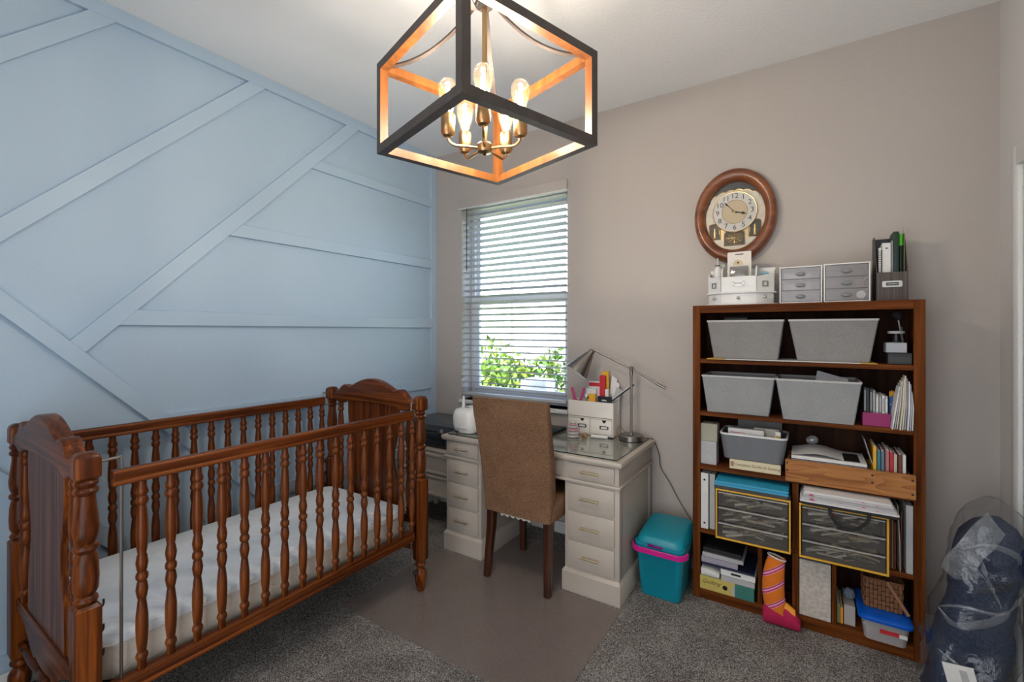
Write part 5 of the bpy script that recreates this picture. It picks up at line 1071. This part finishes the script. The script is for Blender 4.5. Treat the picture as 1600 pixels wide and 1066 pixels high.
def hand(ang, L, w, y, mat, name):
    u = Vector((sin(ang), 0, cos(ang))); v = Vector((cos(ang), 0, -sin(ang))); o = Vector((dx, y, dz)); m = MB()
    P = [o-u*.014-v*w*.4, o-u*.014+v*w*.4, o+u*L*.55+v*w*.35, o+u*L*.72+v*w, o+u*L, o+u*L*.72-v*w, o+u*L*.55-v*w*.35]; n_ = len(P)
    m.add(P+[p-Vector((0, .0012, 0)) for p in P], [tuple(range(n_)), tuple(range(2*n_-1, n_-1, -1))]+[(i, (i+1) % n_, (i+1) % n_+n_, i+n_) for i in range(n_)]); m.build(name, mat, ck)
hand(radians(107), .062, .008, 2.8435, BLACKM, 'hour_hand'); hand(radians(-43), .082, .0045, 2.8415, BLACKM, 'minute_hand'); hand(radians(43), .070, .0012, 2.840, GD, 'second_hand')
m = MB(); m.lathe([(.006, 0), (.006, .008), (.003, .01)], n=12); m.xf(Matrix.Translation((dx, 2.8465, dz)) @ Matrix.Rotation(pi/2, 4, 'X')); m.build('hand_hub', GD, ck)
MB().loft([ell(cx, cz, .212*.724, .265*.724, y, N) for y in (2.8365, 2.838)]).build('glass_cover', clear('clock_glass', (.97, .97, .97), .06), ck)

# ------------------------------------------------------------------ lantern chandelier
LC = Vector((-.935, 1.266, 0)); ZB, HT, HS, BW = 2.045, .318, .272, .0145
lan = thing('lantern_chandelier', 'square open-frame lantern chandelier with five glowing filament bulbs', 'chandelier', (LC.x, LC.y, ZB))
lan_rot = radians(-17.5)
ML = Matrix.Translation((LC.x, LC.y, 0)) @ Matrix.Rotation(lan_rot, 4, 'Z')
def bar(p0, p1, name='frame_bar'):
    """bar of the cage: faces toward the lantern's centre are light wood, the others dark"""
    p0, p1 = Vector(p0), Vector(p1); c = (p0+p1)/2; d = (p1-p0).normalized(); L = (p1-p0).length/2
    h = [BW, BW, BW]; ai = max(range(3), key=lambda i: abs(d[i])); h[ai] = L
    m = MB(); m.box(c.x-h[0], c.x+h[0], c.y-h[1], c.y+h[1], c.z-h[2], c.z+h[2])
    nr = [(0,0,-1),(0,0,1),(0,-1,0),(1,0,0),(0,1,0),(-1,0,0)]; ctr = Vector((0, 0, ZB+HT/2)); inn = ctr-c
    for i, n_ in enumerate(nr):
        n_ = Vector(n_); 
        if abs(n_[ai]) > .5: m.m[i] = 1
        else: m.m[i] = 0 if n_.dot(inn) > .02 else 1
    m.xf(ML); m.build(name, [BEECH, DARKB], lan)
a = HS-BW
for sx in (-1, 1):
    for sy in (-1, 1): bar((sx*a, sy*a, ZB), (sx*a, sy*a, ZB+HT), 'corner_bar')
for z in (ZB+BW, ZB+HT-BW):
    for s in (-1, 1):
        bar((-a+BW, s*a, z), (a-BW, s*a, z)); bar((s*a, -a+BW, z), (s*a, a-BW, z))
# curved straps from the top corners up to the stem collar
for sx in (-1, 1):
    for sy in (-1, 1):
        pts = []
        for k in range(15):
            t = k/14; r_ = (1-t); zz = ZB+HT-.012+.20*(t**2.2); f = a*(1-t)+.02*t; pts.append(Vector((sx*f, sy*f, zz)))
        m = MB(); w_ = Vector((-sx, sy, 0)).normalized()*.009 if True else 0; rings = []
        w_ = Vector((sx, -sy, 0)).normalized()*.009
        for i, p in enumerate(pts):
            tv = (pts[min(i+1, 14)]-pts[max(i-1, 0)]).normalized(); nn = tv.cross(w_).normalized()*.003
            rings.append([p-w_-nn, p+w_-nn, p+w_+nn, p-w_+nn])
        m.loft(rings); m.xf(ML); m.build('curved_strap', DARKB, lan)
        m = MB(); m.lathe([(.006, 0), (.006, .008), (.003, .012)], sx*a, sy*a, 10, 0, ZB+HT); m.xf(ML); m.build('corner_bolt', DARKB, lan)
zc = ZB+HT+.175
MB().lathe([(.010, 0), (.030, .002), (.032, .03), (.012, .05)], LC.x, LC.y, 20, 0, zc).build('stem_collar', DARKB, lan)
MB().lathe([(.009, 0), (.009, zc-ZB-.03)], LC.x, LC.y, 12, 0, ZB+.03).build('stem', BRASS, lan)
MB().lathe([(.008, 0), (.008, H-zc-.06)], LC.x, LC.y, 12, 0, zc+.045).build('downrod', DARKB, lan)
MB().lathe([(.012, 0), (.06, .012), (.064, .024), (.064, .030)], LC.x, LC.y, 28, 0, H-.0302).build('canopy', DARKB, lan)
zh = ZB-.006
MB().lathe([(.0, -.008), (.008, -.006), (.024, -.003), (.026, .0), (.026, .024), (.022, .028), (.008, .030)], LC.x, LC.y, 24, 0, zh).build('hub', BRASS, lan)
MB().lathe([(.0, -.014), (.005, -.012), (.005, -.006)], LC.x, LC.y, 12, 0, zh).build('hub_finial', BLACKM, lan)
cam_dir = math.atan2(-LC.y, -LC.x); ra = .128
bulb_prof = [(.012, 0), (.0135, .006), (.0135, .016), (.016, .024), (.024, .055), (.031, .085), (.0325, .103), (.030, .118), (.022, .131), (.010, .138), (.001, .140)]
for k in range(5):
    an = cam_dir+2*pi*k/5+radians(-2); u = Vector((cos(an), sin(an), 0)); c0 = Vector((LC.x, LC.y, zh+.010)); e = c0+u*ra
    m = MB(); m.tube(smoothpath([c0+u*.024, c0+u*.06, c0+u*(ra-.025)+Vector((0, 0, -.002)), c0+u*(ra-.006)+Vector((0, 0, .008)), e+Vector((0, 0, .02)), e+Vector((0, 0, .030))], 5), .0045, 8); arm = m.build('bulb_arm', BRASS, lan)
    zs = zh+.036
    MB().lathe([(.006, -.004), (.017, 0), (.0235, .010), (.0235, .070), (.022, .073), (.014, .073)], e.x, e.y, 20, 0, zs).build('socket', BRASS, arm)
    MB().lathe([(r, z*.93) for r, z in bulb_prof], e.x, e.y, 20, 0, zs+.064).build('bulb', BULBG, arm, 0, 2, 60)
    m = MB(); 
    for q_ in range(4):
        b = pi/2*q_; m.tube([(e.x+.004*cos(b), e.y+.004*sin(b), zs+.085), (e.x+.008*cos(b), e.y+.008*sin(b), zs+.125), (e.x+.004*cos(b), e.y+.004*sin(b), zs+.165)], .0026, 5)
    m.build('filament', FIL, arm)
    light('bulb_light', 'POINT', (e.x, e.y, zs+.13), 7.2, (1.0, .95, .89), shadow_soft_size=.02)

# ------------------------------------------------------------------ navy bundle in a clear bag by the bookcase
bg = thing('wrapped_bundle', 'navy padded bundle wrapped in a clear plastic bag on the floor', 'wrapped bundle', (.58, 2.44, 0))
NV = weave('navy_quilt', (.010, .018, .045), (.024, .040, .085), 120, .8, .3)
def blob(levels, amp, fq, seed, n=40):
    rg = []
    for z, x, y, w, d, r in levels:
        ring = []
        for j in range(n):
            t_ = 2*pi*j/n; cx_, sy_ = cos(t_), sin(t_); e = .62
            px = x+w/2*math.copysign(abs(cx_)**e, cx_); py = y+d/2*math.copysign(abs(sy_)**e, sy_)
            v = Vector((px*fq, py*fq, z*fq+seed)); k = 1+amp*noise.noise(v)+amp*.5*noise.noise(v*2.3)
            ring.append((x+(px-x)*k, y+(py-y)*k, max(.003, z+amp*.05*noise.noise(v*1.7))))
        rg.append(ring)
    return rg
def axis(t_): return .482+.125*t_**.85, 2.415+.075*t_
lv = []
for i in range(28):
    t_ = i/27; z = .006+.695*t_; w = .205-.03*t_+.008*sin(t_*9); d = .215-.03*t_
    if t_ > .84: k_ = math.sqrt(max(.03, 1-((t_-.84)/.16)**2)); w *= k_; d *= k_
    lv.append((z, *axis(t_), w, d, 0))
MB().loft(blob(lv, .14, 9, 3)).build('padded_bundle', NV, bg, 0, 2, 70)
pts = [(axis(.66)[0]+.098*cos(a), axis(.66)[1]+.104*sin(a), .47+.045*cos(a)) for a in [2*pi*k/28 for k in range(28)]]; m = MB(); rg = []
for p in pts:
    p = Vector(p); o = (p-Vector((*axis(.66), p.z))).normalized(); rg.append([p-Vector((0, 0, .010)), p+o*.005-Vector((0, 0, .010)), p+o*.005+Vector((0, 0, .010)), p+Vector((0, 0, .010))])
rg.append(rg[0]); m.loft(rg, False, False); m.build('strap', plain('navy_web', (.012, .015, .028), .6), bg)
CLP = clear('bag_plastic', (.95, .96, .97), .16, .03, (.5, .52, .55), .12, bump=.5, bscale=14)
lv = []
for i in range(36):
    t_ = i/35; z = .004+.765*t_; w = .232-.02*t_+.02*sin(t_*6); d = .25-.03*t_
    if t_ > .86: k_ = max(.15, 1-((t_-.86)/.14)**2*.8); w *= k_; d *= k_
    lv.append((z, *axis(t_), w, d, 0))
MB().loft(blob(lv, .20, 11, 9, 64), False, True).build('plastic_wrap', CLP, bg, 0, 2, 50)
rr = random.Random(5)
FOLDM = clear('bag_plastic_fold', (.93, .94, .96), .2, .16, (.6, .63, .66), .15, bump=.4, bscale=25)
def fold(pts, w0):
    m = MB(); P = smoothpath(pts, 6); rg = []
    for i, p in enumerate(P):
        t_ = i/(len(P)-1); w_ = w0*(.25+sin(pi*t_)); n_ = Vector((rr.uniform(-.3, .3), -.4, 1)).normalized(); tv = (P[min(i+1, len(P)-1)]-P[max(i-1, 0)]).normalized(); b_ = tv.cross(n_).normalized().cross(tv)
        rg.append([p-b_*w_, p+b_*w_*.2+Vector((0, -.006, 0)), p+b_*w_])
    m.loft(rg, False, False, closed=False); m.build('plastic_fold', FOLDM, bg, 0, 2, 60)
fold([(.415, 2.34, .37), (.455, 2.30, .335), (.52, 2.285, .365), (.585, 2.29, .42), (.65, 2.33, .52), (.665, 2.38, .62)], .016)
fold([(.42, 2.335, .375), (.47, 2.30, .405), (.55, 2.29, .41), (.60, 2.30, .425)], .008)
fold([(.49, 2.36, .60), (.56, 2.34, .635), (.63, 2.36, .61), (.655, 2.40, .55)], .010)
fold([(.53, 2.34, .60), (.545, 2.315, .52), (.575, 2.30, .44)], .009)
fold([(.41, 2.32, .22), (.45, 2.29, .20), (.51, 2.28, .165)], .008)
sh = [[(.435, 2.40, .50), (.445, 2.39, .545), (.475, 2.38, .60), (.52, 2.39, .68), (.57, 2.42, .735)], [(.47, 2.37, .475), (.485, 2.365, .52), (.505, 2.36, .575), (.545, 2.37, .64), (.59, 2.40, .70)], [(.515, 2.36, .49), (.525, 2.355, .53), (.54, 2.35, .575), (.575, 2.36, .62), (.61, 2.39, .67)]]
MB().loft(sh, False, False, closed=False).build('plastic_flap', FOLDM, bg, 0, 2, 60)
m = MB(); m.obox((.470, 2.270, .145), ((1, -.25, .22), (.25, 1, -.05), (-.22, .05, 1)), (.042, .0015, .06)); lb = m.build('paper_label', PAPER, bg)
m = MB(); m.obox((.480, 2.2645, .147), ((1, -.25, .22), (.25, 1, -.05), (-.22, .05, 1)), (.010, .0012, .045)); m.build('label_print', PAPERG, lb)
